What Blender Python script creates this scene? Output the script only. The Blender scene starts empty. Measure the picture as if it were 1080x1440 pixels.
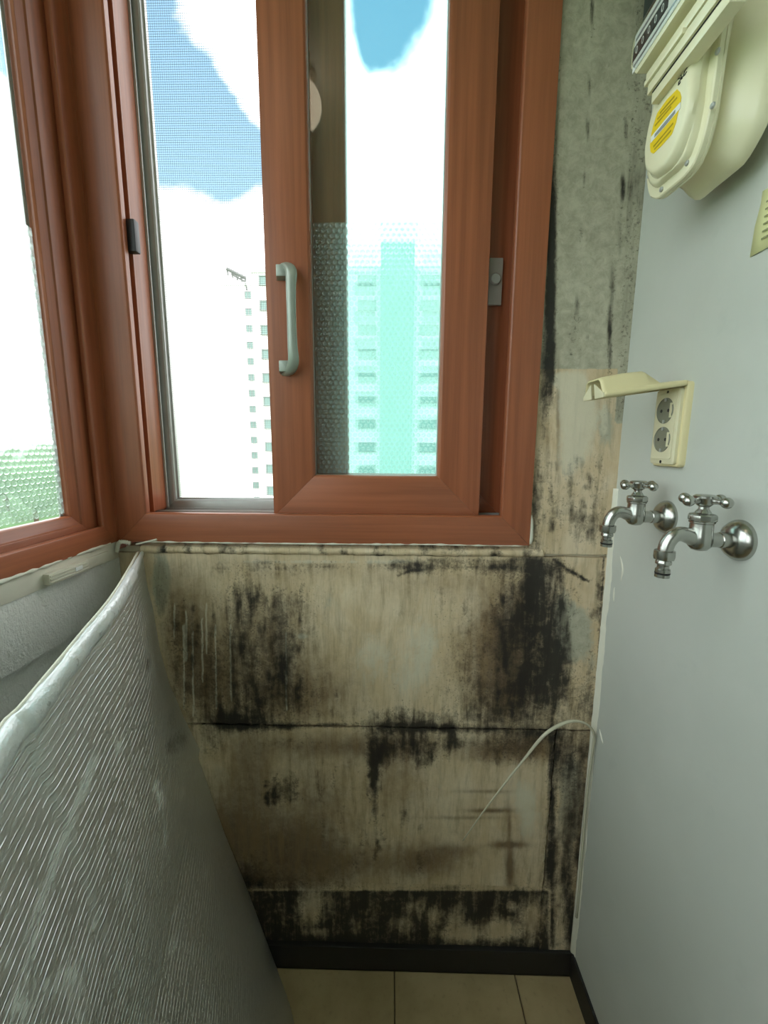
import bpy, bmesh, math, random
import numpy as np
from mathutils import Vector, Matrix, noise as mnoise
random.seed(7); rng = np.random.default_rng(7)
scene = bpy.context.scene
COL = scene.collection

# ------------------------------------------------------------------ camera
FPX, PITCH, YAW, ROLL = 592.32, .15959, -.0183, -.00578
CAMZ = 1.25275
CAM = Vector((0, 0, CAMZ))
_f = Vector((math.sin(YAW)*math.cos(PITCH), math.cos(YAW)*math.cos(PITCH), -math.sin(PITCH)))
_r0 = Vector((math.cos(YAW), -math.sin(YAW), 0)); _d0 = _f.cross(_r0)
_r = math.cos(ROLL)*_r0 + math.sin(ROLL)*_d0
_d = -math.sin(ROLL)*_r0 + math.cos(ROLL)*_d0
cam_data = bpy.data.cameras.new('camera'); cam = bpy.data.objects.new('camera', cam_data)
COL.objects.link(cam)
cam.matrix_world = Matrix(((_r.x, -_d.x, -_f.x, 0), (_r.y, -_d.y, -_f.y, 0), (_r.z, -_d.z, -_f.z, CAMZ), (0, 0, 0, 1)))
cam_data.sensor_fit = 'HORIZONTAL'; cam_data.sensor_width = 36; cam_data.lens = FPX/1080*36
cam_data.clip_start = .02; cam_data.clip_end = 2000
scene.camera = cam

def ray(x, y):
    return _r*((x-540)/FPX) + _d*((y-720)/FPX) + _f
def onY(x, y, Y): d = ray(x, y); return CAM + d*(Y/d.y)
def onX(x, y, X): d = ray(x, y); return CAM + d*(X/d.x)
def onZ(x, y, Z): d = ray(x, y); return CAM + d*((Z-CAMZ)/d.z)
def to_px(P):      # numpy (n,3) -> photo pixels
    v = P-np.array(CAM); R = np.array([_r, _d, _f]); c = v@R.T
    return 540+FPX*c[:, 0]/c[:, 2], 720+FPX*c[:, 1]/c[:, 2]

# ------------------------------------------------------------------ view + world + sun
vs = scene.view_settings
vs.view_transform = 'Standard'; vs.look = 'None'; vs.gamma = 1; vs.use_curve_mapping = False
vs.exposure = 2.45
SKY = 1.0
w = bpy.data.worlds.new('sky'); scene.world = w; w.use_nodes = True
nt = w.node_tree; nt.nodes.clear()
class NB:
    """tiny node builder"""
    def __init__(s, nt): s.nt = nt
    def n(s, t, **kw):
        o = s.nt.nodes.new(t)
        for k, v in kw.items():
            if k.startswith('i_'):
                key = k[2:]
                o.inputs[int(key) if key.isdigit() else key.replace('_', ' ')].default_value = v
            else: setattr(o, k, v)
        return o
    def l(s, a, b): s.nt.links.new(a, b)
    def val(s, sock, v):
        if hasattr(v, 'is_output'): s.l(v, sock)
        else: sock.default_value = v
    def math(s, op, a, b=None, clamp=False):
        m = s.n('ShaderNodeMath', operation=op, use_clamp=clamp); s.val(m.inputs[0], a)
        if b is not None: s.val(m.inputs[1], b)
        return m.outputs[0]
    def ramp(s, v, lo, hi):       # smoothstep lo..hi -> 0..1
        m = s.n('ShaderNodeMapRange', interpolation_type='SMOOTHSTEP'); s.val(m.inputs[0], v)
        s.val(m.inputs[1], lo); s.val(m.inputs[2], hi); return m.outputs[0]
    def mix(s, f, a, b):
        m = s.n('ShaderNodeMix', data_type='RGBA'); s.val(m.inputs[0], f); s.val(m.inputs[6], a); s.val(m.inputs[7], b)
        return m.outputs[2]
    def noise(s, vec, scale, detail=4, rough=.55, dist=0):
        m = s.n('ShaderNodeTexNoise'); s.l(vec, m.inputs['Vector']); m.inputs['Scale'].default_value = scale
        m.inputs['Detail'].default_value = detail; m.inputs['Roughness'].default_value = rough; m.inputs['Distortion'].default_value = dist
        return m.outputs['Fac']
    def mapping(s, vec, scale=(1, 1, 1), loc=(0, 0, 0), rot=(0, 0, 0)):
        m = s.n('ShaderNodeMapping'); s.l(vec, m.inputs[0]); m.inputs['Scale'].default_value = scale
        m.inputs['Location'].default_value = loc; m.inputs['Rotation'].default_value = rot; return m.outputs[0]

b = NB(nt)
tc = b.n('ShaderNodeTexCoord'); dirv = tc.outputs['Generated']
sep = b.n('ShaderNodeSeparateXYZ'); b.l(dirv, sep.inputs[0])
def rgba(r, g, bb): return (r, g, bb, 1)
blue = b.mix(b.ramp(sep.outputs[2], 0.0, .75), rgba(.125, .19, .21), rgba(.062, .112, .162))
cn = b.noise(b.mapping(dirv, (1, 1, 1.6), (3.1, .7, 1.9)), 2.3, 7, .55, .3)
# clearings among the clouds (directions seen through the window)
def clearing(px, py, rad):
    d = ray(px, py).normalized()
    vm = b.n('ShaderNodeVectorMath', operation='DOT_PRODUCT'); b.l(dirv, vm.inputs[0]); vm.inputs[1].default_value = d
    return b.ramp(vm.outputs['Value'], math.cos(rad), math.cos(rad*.25))
clr = b.math('MAXIMUM', clearing(232, 70, .26), clearing(325, 205, .12))
clr = b.math('MAXIMUM', clr, clearing(545, 5, .11))
cov = b.math('SUBTRACT', b.math('ADD', cn, .10), b.math('MULTIPLY', clr, .24))
cov = b.math('ADD', cov, b.math('MULTIPLY', clearing(385, 35, .16), .20))
cl = b.ramp(cov, .44, .56)
cshade = b.noise(b.mapping(dirv, (1, 1, 1.6), (8.1, 2.7, .9)), 3.5, 5, .5)
cloudc = b.mix(b.ramp(cshade, .35, .65), rgba(.50, .51, .52), rgba(.78, .78, .77))
skyc = b.mix(cl, blue, cloudc)
skyc = b.mix(b.ramp(sep.outputs[2], -.02, .0), rgba(.30, .34, .30), skyc)
bg = b.n('ShaderNodeBackground'); b.l(skyc, bg.inputs[0]); bg.inputs[1].default_value = SKY*1.25
wo = b.n('ShaderNodeOutputWorld'); b.l(bg.outputs[0], wo.inputs[0])

# ------------------------------------------------------------------ materials
def newmat(name):
    m = bpy.data.materials.new(name); m.use_nodes = True; m.node_tree.nodes.clear()
    b = NB(m.node_tree); out = b.n('ShaderNodeOutputMaterial')
    return m, b, out
def principled(b, out, color, rough=.5, metal=0, bump=None, bstr=.3, bdist=.002, **kw):
    p = b.n('ShaderNodeBsdfPrincipled')
    b.val(p.inputs['Base Color'], color); b.val(p.inputs['Roughness'], rough); b.val(p.inputs['Metallic'], metal)
    for k, v in kw.items(): b.val(p.inputs[k.replace('_', ' ')], v)
    if bump is not None:
        bn = b.n('ShaderNodeBump'); bn.inputs['Strength'].default_value = bstr; bn.inputs['Distance'].default_value = bdist
        b.l(bump, bn.inputs['Height']); b.l(bn.outputs[0], p.inputs['Normal'])
    b.l(p.outputs[0], out.inputs[0]); return p
def S(r, g, bb):    # sRGB 0-255 -> linear
    f = lambda c: ((c/255+.055)/1.055)**2.4 if c > 10 else c/255/12.92
    return (f(r), f(g), f(bb), 1)
def plain(name, col, rough=.5, metal=0, var=.08, scale=30, bstr=.1, **kw):
    m, b, out = newmat(name); o = b.n('ShaderNodeTexCoord').outputs['Object']
    n = b.noise(o, scale, 4)
    c = b.mix(n, tuple(x*(1-var) for x in col[:3])+(1,), tuple(min(1, x*(1+var)) for x in col[:3])+(1,))
    principled(b, out, c, rough, metal, n, bstr, .0008, **kw); return m
def wood(name, col, axis):
    m, b, out = newmat(name); o = b.n('ShaderNodeTexCoord').outputs['Object']
    sc = [90, 90, 90]; sc[axis] = 2.5
    n = b.noise(b.mapping(o, tuple(sc)), 1.0, 5, .6)
    sc2 = [260, 260, 260]; sc2[axis] = 8
    n2 = b.noise(b.mapping(o, tuple(sc2)), 1.0, 2, .5)
    c = b.mix(b.ramp(n, .25, .75), tuple(x*.80 for x in col[:3])+(1,), tuple(x*1.18 for x in col[:3])+(1,))
    principled(b, out, c, b.math('ADD', b.math('MULTIPLY', n2, .12), .30), 0, n2, .12, .0004); return m

M = {}
BR = S(152, 88, 58)
M['wood_x'] = wood('brown_wood_film_x', BR, 0); M['wood_y'] = wood('brown_wood_film_y', BR, 1); M['wood_z'] = wood('brown_wood_film_z', BR, 2)
M['alu'] = plain('grey_aluminium', S(176, 178, 176), .35, .3)
M['handle'] = plain('grey_handle', S(150, 158, 148), .32, .25)
M['lockgrey'] = plain('lock_grey', S(168, 166, 160), .45)
M['blackplastic'] = plain('black_plastic', S(38, 38, 40), .45)
M['darkgrey'] = plain('dark_grey', S(52, 60, 60), .5)
M['white_caulk'] = plain('white_caulk', S(222, 220, 205), .55, 0, .06, 60, .4)
M['rightwall'] = None
M['ceiling'] = plain('ceiling_white', S(225, 225, 220), .8)
M['offwhite'] = plain('offwhite_board', S(214, 210, 194), .6, 0, .05, 40, .2)
M['chrome'] = plain('worn_chrome', S(178, 178, 172), .24, 1.0, .10, 45, .06)
M['rubber'] = plain('black_rubber', S(18, 18, 18), .4)
M['ivory'] = plain('ivory_plastic', S(226, 214, 168), .38, 0, .03, 30, .03)
M['ivory_pale'] = plain('pale_ivory_plastic', S(224, 218, 186), .4, 0, .03, 30, .03)
M['socket'] = plain('socket_grey', S(128, 128, 112), .45)
M['meter'] = plain('meter_cream_paint', S(238, 233, 200), .25, 0, .03, 25, .03)
M['meterdull'] = M['meter']
M['yellow'] = plain('sticker_yellow', S(242, 208, 20), .4, 0, .05, 90, .02)
M['yellowdark'] = plain('sticker_ink', S(176, 150, 12), .5)
M['white'] = plain('print_white', S(236, 238, 236), .45)
M['greyprint'] = plain('print_grey', S(140, 144, 146), .5)
M['ink'] = plain('black_ink', S(30, 30, 30), .6)
M['paper'] = plain('pale_yellow_paper', S(226, 226, 170), .7, 0, .03, 40, .05)
M['papertext'] = plain('paper_print', S(150, 152, 110), .8)
M['baseboard'] = plain('black_baseboard', S(34, 33, 32), .5, 0, .3, 30, .2)
M['tape'] = None
M['bwhite'] = plain('tower_white_paint', S(240, 240, 238), .7)
M['bpale'] = plain('tower_pale_panel', S(170, 196, 190), .7)
M['bwin'] = plain('tower_window_frame', S(150, 158, 156), .5)
M['bglass'] = plain('tower_window_glass', S(132, 158, 154), .3)
M['roofgrey'] = plain('roof_grey', S(120, 122, 120), .7)
M['leaf'] = plain('tree_leaves', S(84, 118, 70), .7, 0, .5, 1.0, .5)
M['bark'] = plain('tree_bark', S(90, 74, 58), .8)

def schlick(b):
    lw = b.n('ShaderNodeLayerWeight'); lw.inputs['Blend'].default_value = .5
    return b.math('ADD', b.math('MULTIPLY', b.math('POWER', lw.outputs['Facing'], 5.0), .94), .045)
# clear / tinted glass : thin panes, straight-through transmission
def glassmat(name, tint, gl=.06):
    m, b, out = newmat(name)
    t = b.n('ShaderNodeBsdfTransparent'); t.inputs[0].default_value = tint
    g = b.n('ShaderNodeBsdfGlossy'); g.inputs['Roughness'].default_value = .02
    mx = b.n('ShaderNodeMixShader'); b.l(schlick(b), mx.inputs[0]); b.l(t.outputs[0], mx.inputs[1]); b.l(g.outputs[0], mx.inputs[2])
    b.l(mx.outputs[0], out.inputs[0]); return m
M['glass'] = glassmat('blue_green_window_glass', (.85, .962, .955, 1))
M['glass_side'] = glassmat('pale_window_glass', (.935, .98, .975, 1))
M['clear'] = glassmat('clear_plastic', (.93, .95, .93, 1))
def bubmat():
    m, b, out = newmat('bubble_wrap_film')
    t = b.n('ShaderNodeBsdfTransparent'); t.inputs[0].default_value = (.93, .97, .96, 1)
    r = b.n('ShaderNodeBsdfRefraction'); r.inputs['IOR'].default_value = 1.10; r.inputs['Roughness'].default_value = .10
    r.inputs['Color'].default_value = (.93, .97, .95, 1)
    d = b.n('ShaderNodeBsdfTranslucent'); d.inputs[0].default_value = (.8, .88, .86, 1)
    g = b.n('ShaderNodeBsdfGlossy'); g.inputs['Roughness'].default_value = .12
    a = b.n('ShaderNodeMixShader'); a.inputs[0].default_value = .45; b.l(t.outputs[0], a.inputs[1]); b.l(r.outputs[0], a.inputs[2])
    c = b.n('ShaderNodeMixShader'); c.inputs[0].default_value = .10; b.l(a.outputs[0], c.inputs[1]); b.l(d.outputs[0], c.inputs[2])
    e = b.n('ShaderNodeMixShader'); b.l(schlick(b), e.inputs[0]); b.l(c.outputs[0], e.inputs[1]); b.l(g.outputs[0], e.inputs[2])
    b.l(e.outputs[0], out.inputs[0]); return m
M['bubble'] = bubmat()

def rightwall():
    m, b, out = newmat('grey_wall_paint'); o = b.n('ShaderNodeTexCoord').outputs['Object']
    n = b.noise(o, 3.0, 5); n2 = b.noise(o, 140, 3); n3 = b.noise(o, 9, 6, .7)
    c = b.mix(b.ramp(n, .3, .7), S(188, 192, 184), S(198, 201, 194))
    c = b.mix(b.math('MULTIPLY', b.ramp(n3, .58, .72), .25), c, S(172, 178, 172))
    principled(b, out, c, .55, 0, b.math('ADD', b.math('MULTIPLY', n2, .3), n), .12, .002); return m
M['rightwall'] = rightwall()

# mouldy plaster : hand placed stain densities in a colour attribute (r black mould, g brown water stain, b bare grey cement, a fresh pale filler)
def plaster():
    m, b, out = newmat('mouldy_plaster'); o = b.n('ShaderNodeTexCoord').outputs['Object']
    at = b.n('ShaderNodeAttribute', attribute_name='stain'); sp = b.n('ShaderNodeSeparateColor'); b.l(at.outputs['Color'], sp.inputs[0])
    blk, brn, cem, pale = sp.outputs[0], sp.outputs[1], sp.outputs[2], at.outputs['Alpha']
    fine = b.noise(b.mapping(o, (1, 1, 1)), 55, 8, .72, .4)
    streak = b.noise(b.mapping(o, (70, 40, 9)), 1.0, 7, .66, .3)
    mid = b.noise(b.mapping(o, (1, 1, .6)), 16, 6, .62, .5)
    speck = b.noise(o, 210, 4, .6)
    nz = b.math('ADD', b.math('ADD', b.math('MULTIPLY', fine, .42), b.math('MULTIPLY', streak, .42)), b.math('MULTIPLY', mid, .26))   # ~.55 mean
    dev = b.math('MULTIPLY', b.math('SUBTRACT', nz, .55), 4.6)
    hair = b.noise(b.mapping(o, (420, 60, 22)), 1.0, 4, .6)
    base = b.mix(b.ramp(mid, .3, .7), S(206, 184, 148), S(224, 207, 178))
    base = b.mix(b.math('MULTIPLY', b.ramp(streak, .46, .66), .32), base, S(150, 134, 100))
    base = b.mix(b.math('MULTIPLY', b.ramp(hair, .5, .72), .20), base, S(128, 114, 86))
    base = b.mix(b.ramp(b.math('ADD', cem, b.math('MULTIPLY', dev, .25)), .30, .58), base, b.mix(b.ramp(fine, .25, .75), S(158, 154, 134), S(196, 193, 172)))
    base = b.mix(b.math('MULTIPLY', b.ramp(b.math('ADD', brn, b.math('MULTIPLY', dev, .30)), .08, .95), .88), base, b.mix(b.ramp(streak, .35, .65), S(84, 60, 38), S(122, 96, 62)))
    base = b.mix(b.math('MULTIPLY', b.ramp(b.math('ADD', pale, b.math('MULTIPLY', dev, .25)), .30, .6), .75), base, S(218, 212, 190))
    mask = b.ramp(b.math('ADD', blk, b.math('MULTIPLY', dev, .50)), .26, .92)
    soft = b.math('MULTIPLY', b.ramp(b.math('ADD', blk, b.math('MULTIPLY', b.math('SUBTRACT', speck, .5), 2.0)), .36, .9), .7)
    mk = b.math('MAXIMUM', mask, soft)
    col = b.mix(b.math('MULTIPLY', mk, .96), base, b.mix(b.ramp(blk, .55, .95), S(44, 36, 26), S(16, 14, 12)))
    hgt = b.math('SUBTRACT', b.math('ADD', b.math('MULTIPLY', mid, .8), b.math('MULTIPLY', fine, .6)), b.math('MULTIPLY', mk, .25))
    principled(b, out, col, .72, 0, hgt, .45, .004); return m
M['plaster'] = plaster()

def foilmat():
    m, b, out = newmat('foil_insulation'); uv = b.n('ShaderNodeUVMap', uv_map='UVMap').outputs[0]   # u along (m), v down (m)
    o = b.n('ShaderNodeTexCoord').outputs['Object']
    at = b.n('ShaderNodeAttribute', attribute_name='stain'); sp = b.n('ShaderNodeSeparateColor'); b.l(at.outputs['Color'], sp.inputs[0])
    s2 = b.n('ShaderNodeSeparateXYZ'); b.l(uv, s2.inputs[0])
    wob = b.noise(b.mapping(uv, (6, 60, 1)), 1, 3)
    ph = b.math('ADD', b.math('MULTIPLY', s2.outputs[1], 125*2*math.pi/ (2*math.pi)), b.math('MULTIPLY', wob, .5))
    tri = b.math('ABSOLUTE', b.math('SUBTRACT', b.math('FRACT', ph), .5))       # 0 at rib
    rib = b.math('SUBTRACT', 1.0, b.ramp(tri, .03, .13))
    brk = b.ramp(b.noise(b.mapping(uv, (48, 150, 1)), 1, 4, .7), .44, .54)
    dia = b.noise(b.mapping(uv, (130, 430, 1)), 1, 4, .68, .15)
    crinkle = b.noise(uv, 60, 4, .6)
    hgt = b.math('ADD', b.math('ADD', b.math('MULTIPLY', b.math('MULTIPLY', rib, brk), 1.6), b.math('MULTIPLY', dia, .7)), b.math('MULTIPLY', crinkle, .6))
    pn = b.math('MULTIPLY', b.math('SUBTRACT', b.noise(b.mapping(uv, (70, 150, 1)), 1, 8, .8, .6), .5), 3.4)
    wht = b.math('MULTIPLY', b.ramp(b.math('ADD', sp.outputs[0], pn), .34, .74), b.ramp(sp.outputs[0], .02, .15))
    drk = b.ramp(b.math('ADD', sp.outputs[1], b.math('MULTIPLY', pn, .5)), .30, .9)
    col = b.mix(b.noise(uv, 3.0, 3), S(212, 214, 212), S(224, 226, 224))
    col = b.mix(b.math('MULTIPLY', drk, .80), col, S(76, 66, 48))
    col = b.mix(wht, col, S(214, 216, 210))
    metal = b.math('MULTIPLY', b.math('SUBTRACT', 1.0, b.math('MAXIMUM', wht, b.math('MULTIPLY', drk, .6))), .80)
    principled(b, out, col, b.math('ADD', .36, b.math('MULTIPLY', wht, .3)), metal, hgt, .75, .0026); return m
M['foil'] = foilmat()
def tapemat():
    m, b, out = newmat('white_foil_tape'); o = b.n('ShaderNodeTexCoord').outputs['Object']
    n = b.noise(o, 28, 5, .6, .8); n2 = b.noise(o, 90, 4, .6)
    c = b.mix(b.ramp(n, .35, .7), S(222, 226, 227), S(230, 233, 233))
    c = b.mix(b.math('MULTIPLY', b.ramp(n2, .62, .7), .5), c, S(130, 128, 124))
    principled(b, out, c, .32, .25, b.math('ADD', n, n2), .5, .004); return m
M['tape'] = tapemat()
def wallpaper():
    m, b, out = newmat('textured_wallpaper'); o = b.n('ShaderNodeTexCoord').outputs['Object']
    n = b.noise(b.mapping(o, (1, 150, 80)), 1, 4, .6); n2 = b.noise(o, 260, 2)
    c = b.mix(b.noise(o, 3, 3), S(220, 220, 214), S(228, 228, 222))
    principled(b, out, c, .75, 0, b.math('ADD', n, b.math('MULTIPLY', n2, .4)), .8, .004); return m
M['wallpaper'] = wallpaper()
def tilemat():
    m, b, out = newmat('beige_floor_tile'); o = b.n('ShaderNodeTexCoord').outputs['Object']
    n = b.noise(o, 7, 6, .6); n2 = b.noise(o, 90, 4)
    c = b.mix(b.ramp(n, .3, .7), S(168, 148, 110), S(188, 168, 130))
    c = b.mix(b.math('MULTIPLY', b.ramp(n2, .55, .75), .3), c, S(140, 124, 96))
    principled(b, out, c, .35, 0, n2, .1, .001); return m
M['tile'] = tilemat()
M['grout'] = plain('dark_grout', S(112, 98, 74), .8, 0, .2, 60, .3)
def lampmat():
    m, b, out = newmat('lit_globe'); e = b.n('ShaderNodeEmission'); e.inputs[0].default_value = (1, .78, .55, 1); e.inputs[1].default_value = 0.9
    b.l(e.outputs[0], out.inputs[0]); return m
M['globe'] = lampmat()
M['cord'] = plain('translucent_white_cord', S(196, 192, 170), .18, 0, .06, 80, .2)
M['hill'] = plain('grassy_hill', S(96, 128, 84), .9, 0, .5, .2, .5)
M['screenwire'] = plain('screen_wire', S(120, 124, 124), .5)

# ------------------------------------------------------------------ geometry helpers
def box(bm, x0, x1, y0, y1, z0, z1):
    v = [bm.verts.new((x, y, z)) for x in (x0, x1) for y in (y0, y1) for z in (z0, z1)]
    for f in ((0, 1, 3, 2), (4, 6, 7, 5), (0, 4, 5, 1), (2, 3, 7, 6), (0, 2, 6, 4), (1, 5, 7, 3)): bm.faces.new([v[i] for i in f])
    return v
def link(name, bm, mat, parent=None, smooth=False, bev=0, segs=2):
    bmesh.ops.recalc_face_normals(bm, faces=bm.faces)
    if bev: bmesh.ops.bevel(bm, geom=list(bm.edges), offset=bev, segments=segs, profile=.6, affect='EDGES', clamp_overlap=True)
    me = bpy.data.meshes.new(name); bm.to_mesh(me); bm.free()
    if smooth:
        for p in me.polygons: p.use_smooth = True
        if smooth == 'auto': me.set_sharp_from_angle(angle=math.radians(38))
    o = bpy.data.objects.new(name, me); COL.objects.link(o)
    if mat is not None: me.materials.append(M[mat] if isinstance(mat, str) else mat)
    if parent: o.parent = parent
    return o
def boxo(name, mat, parent, *a, bev=0, segs=2):
    bm = bmesh.new(); box(bm, *a); return link(name, bm, mat, parent, 'auto' if bev else False, bev, segs)
def tag(o, label, cat=None, group=None, kind=None):
    o['label'] = label
    if cat: o['category'] = cat
    if group: o['group'] = group
    if kind: o['kind'] = kind
    return o
def empty(name, loc=(0, 0, 0), parent=None):
    o = bpy.data.objects.new(name, None); o.location = loc; o.empty_display_size = .05; COL.objects.link(o)
    if parent: o.parent = parent
    return o
def frame_axes(d):
    d = Vector(d).normalized(); a = Vector((0, 0, 1)) if abs(d.z) < .9 else Vector((1, 0, 0))
    u = d.cross(a).normalized(); return u, d.cross(u)
def lathe(bm, prof, org, axis, n=24, cap=True):
    org = Vector(org); ax = Vector(axis).normalized(); u, v = frame_axes(ax); rings = []
    for r, h in prof:
        rings.append([bm.verts.new(org+ax*h+(u*math.cos(t)+v*math.sin(t))*max(r, 1e-5)) for t in [2*math.pi*k/n for k in range(n)]])
    for a, c in zip(rings, rings[1:]):
        for k in range(n): bm.faces.new((a[k], a[(k+1) % n], c[(k+1) % n], c[k]))
    if cap: bm.faces.new(rings[0][::-1]); bm.faces.new(rings[-1])
def tube(bm, pts, rad, n=12, cap=True):
    pts = [Vector(p) for p in pts]; rad = rad if hasattr(rad, '__len__') else [rad]*len(pts)
    rings = []; pu = None
    for i, p in enumerate(pts):
        t = (pts[min(i+1, len(pts)-1)]-pts[max(i-1, 0)]).normalized()
        if pu is None: u, _ = frame_axes(t)
        else: u = (pu-t*pu.dot(t)).normalized()
        pu = u; v = t.cross(u)
        rings.append([bm.verts.new(p+(u*math.cos(a)+v*math.sin(a))*rad[i]) for a in [2*math.pi*k/n for k in range(n)]])
    for a, c in zip(rings, rings[1:]):
        for k in range(n): bm.faces.new((a[k], a[(k+1) % n], c[(k+1) % n], c[k]))
    if cap: bm.faces.new(rings[0][::-1]); bm.faces.new(rings[-1])
def catmull(P, n):
    P = [Vector(p) for p in P]; out = []
    for i in range(len(P)-1):
        p0 = P[i-1] if i else 2*P[0]-P[1]; p1, p2 = P[i], P[i+1]; p3 = P[i+2] if i+2 < len(P) else 2*P[-1]-P[-2]
        for k in range(n):
            t = k/n; out.append(.5*((2*p1)+(p2-p0)*t+(2*p0-5*p1+4*p2-p3)*t*t+(3*p1-p0-3*p2+p3)*t**3))
    out.append(P[-1]); return out
def loft(bm, rings, cap0=True, cap1=True):
    R = [[bm.verts.new(p) for p in r] for r in rings]; n = len(R[0])
    for a, c in zip(R, R[1:]):
        for k in range(n): bm.faces.new((a[k], a[(k+1) % n], c[(k+1) % n], c[k]))
    if cap0: bm.faces.new(R[0][::-1])
    if cap1: bm.faces.new(R[-1])
def ico(bm, c, r, sub=2, sc=(1, 1, 1), jit=0, seed=0):
    res = bmesh.ops.create_icosphere(bm, subdivisions=sub, radius=r)
    for v in res['verts']:
        k = 1+jit*mnoise.noise(v.co/r*2.2+Vector((seed, 0, 0)))+jit*.6*mnoise.noise(v.co/r*6+Vector((seed, 3, 0)))
        v.co = Vector((v.co.x*sc[0]*k, v.co.y*sc[1]*k, v.co.z*sc[2]*k))+Vector(c)

# mitred member set : profile (u inward, d depth) swept round a rectangle a0..a1 x b0..b1
def members(names, mats, parent, prof, a0, a1, b0, b1, place, bev=0):
    """place(a, b, d) -> world. returns the four members: bottom, end, top, start"""
    C = lambda u: [(a0+u, b0+u), (a1-u, b0+u), (a1-u, b1-u), (a0+u, b1-u)]
    res = []
    for k in range(4):
        bm = bmesh.new(); e0, e1 = [], []
        for u, d in prof:
            c = C(u); e0.append(bm.verts.new(place(*c[k], d))); e1.append(bm.verts.new(place(*c[(k+1) % 4], d)))
        n = len(prof)
        for i in range(n): bm.faces.new((e0[i], e0[(i+1) % n], e1[(i+1) % n], e1[i]))
        bm.faces.new(e0[::-1]); bm.faces.new(e1)
        res.append(link(names[k % 2], bm, mats[k % 2], parent, 'auto' if bev else False, bev))
    return res

# ------------------------------------------------------------------ room dimensions
XL, XR, YB, YR, ZC = -.564, .440, .830, -2.0, 2.50
SILL = 1.0545

# structure: walls, floor, ceiling
def struct(name, bm, mat, label=None, **k):
    o = link(name, bm, mat, None, **k); o['kind'] = 'structure'
    if label: o['label'] = label
    return o
bm = bmesh.new()
box(bm, XL-.12, XR+.12, YB+.010, YB+.14, -.1, SILL-.012); box(bm, .285, XR+.12, YB+.010, YB+.14, SILL-.012, ZC+.1)
box(bm, XL-.12, .285, YB+.010, YB+.14, 2.35, ZC+.1)
wall_back = struct('wall_back', bm, 'plaster', 'mouldy plastered end wall below and beside the window')
bm = bmesh.new(); box(bm, XR, XR+.12, YR, YB+.010, -.1, ZC+.1)
wall_right = struct('wall_right', bm, 'rightwall', 'smooth pale grey painted side wall carrying taps and meter')
bm = bmesh.new(); box(bm, XL-.16, XL-.004, YR, YB+.010, -.1, SILL-.004); box(bm, XL-.16, XL-.004, YR, YB+.010, 2.35, ZC+.1); box(bm, XL-.16, XL-.004, YR, -1.45, SILL-.004, 2.35)
wall_left = struct('wall_left', bm, 'wallpaper', 'off-white wall under the side window')
bm = bmesh.new(); box(bm, XL-.16, XR+.12, YR-.12, YR, -.1, ZC+.1)
struct('wall_rear', bm, 'rightwall', 'plain pale grey wall behind')
bm = bmesh.new(); box(bm, XL-.16, XR+.12, YR, YB+.14, ZC, ZC+.12)
struct('ceiling', bm, 'ceiling', 'white ceiling')
bm = bmesh.new(); box(bm, XL-.1, XR+.02, YR, YB+.02, -.1, -.004)
floor = struct('floor', bm, 'grout', 'beige tiled floor')
# floor tiles, 0.29 m grid with recessed joints
TS = .288; xs0 = .0165; ys0 = .826
tile_me = None
k = 0
for j in range(10):
    for i in range(-2, 2):
        x0 = xs0+i*TS+.0012; x1 = x0+TS-.0024; y1 = ys0-j*TS+.188*(0); y0 = y1-TS+.0024
        x1 = min(x1, XR-.001); x0 = max(x0, XL-.001); y0 = max(y0, YR+.002)
        if y1 <= y0+.01: continue
        bm = bmesh.new(); box(bm, x0, x1, y0, y1, -.004, random.uniform(0, .0006))
        link('tile', bm, 'tile', floor, 'auto', .0012, 1)

# baseboards
bm = bmesh.new(); box(bm, -.5, XR, YB-.004, YB+.012, 0, .066)
o = struct('baseboard_back', bm, 'baseboard', 'black skirting band along the end wall', bev=.002); o.data.materials[0] = M['baseboard']
bm = bmesh.new(); box(bm, XR-.006, XR+.002, YR, YB-.004, 0, .066)
struct('baseboard_right', bm, 'baseboard', 'black skirting strip along the grey wall', bev=.002)

# ------------------------------------------------------------------ mouldy plaster panels (stain map in photo pixels)
BLK = []; BRN = []; CEM = []; PAL = []
def blob(L, cx, cy, rx, ry, s, ang=0, hard=1.0): L.append((cx, cy, rx, ry, s, math.radians(ang), hard))
B = lambda *a, **k: blob(BLK, *a, **k)
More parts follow.
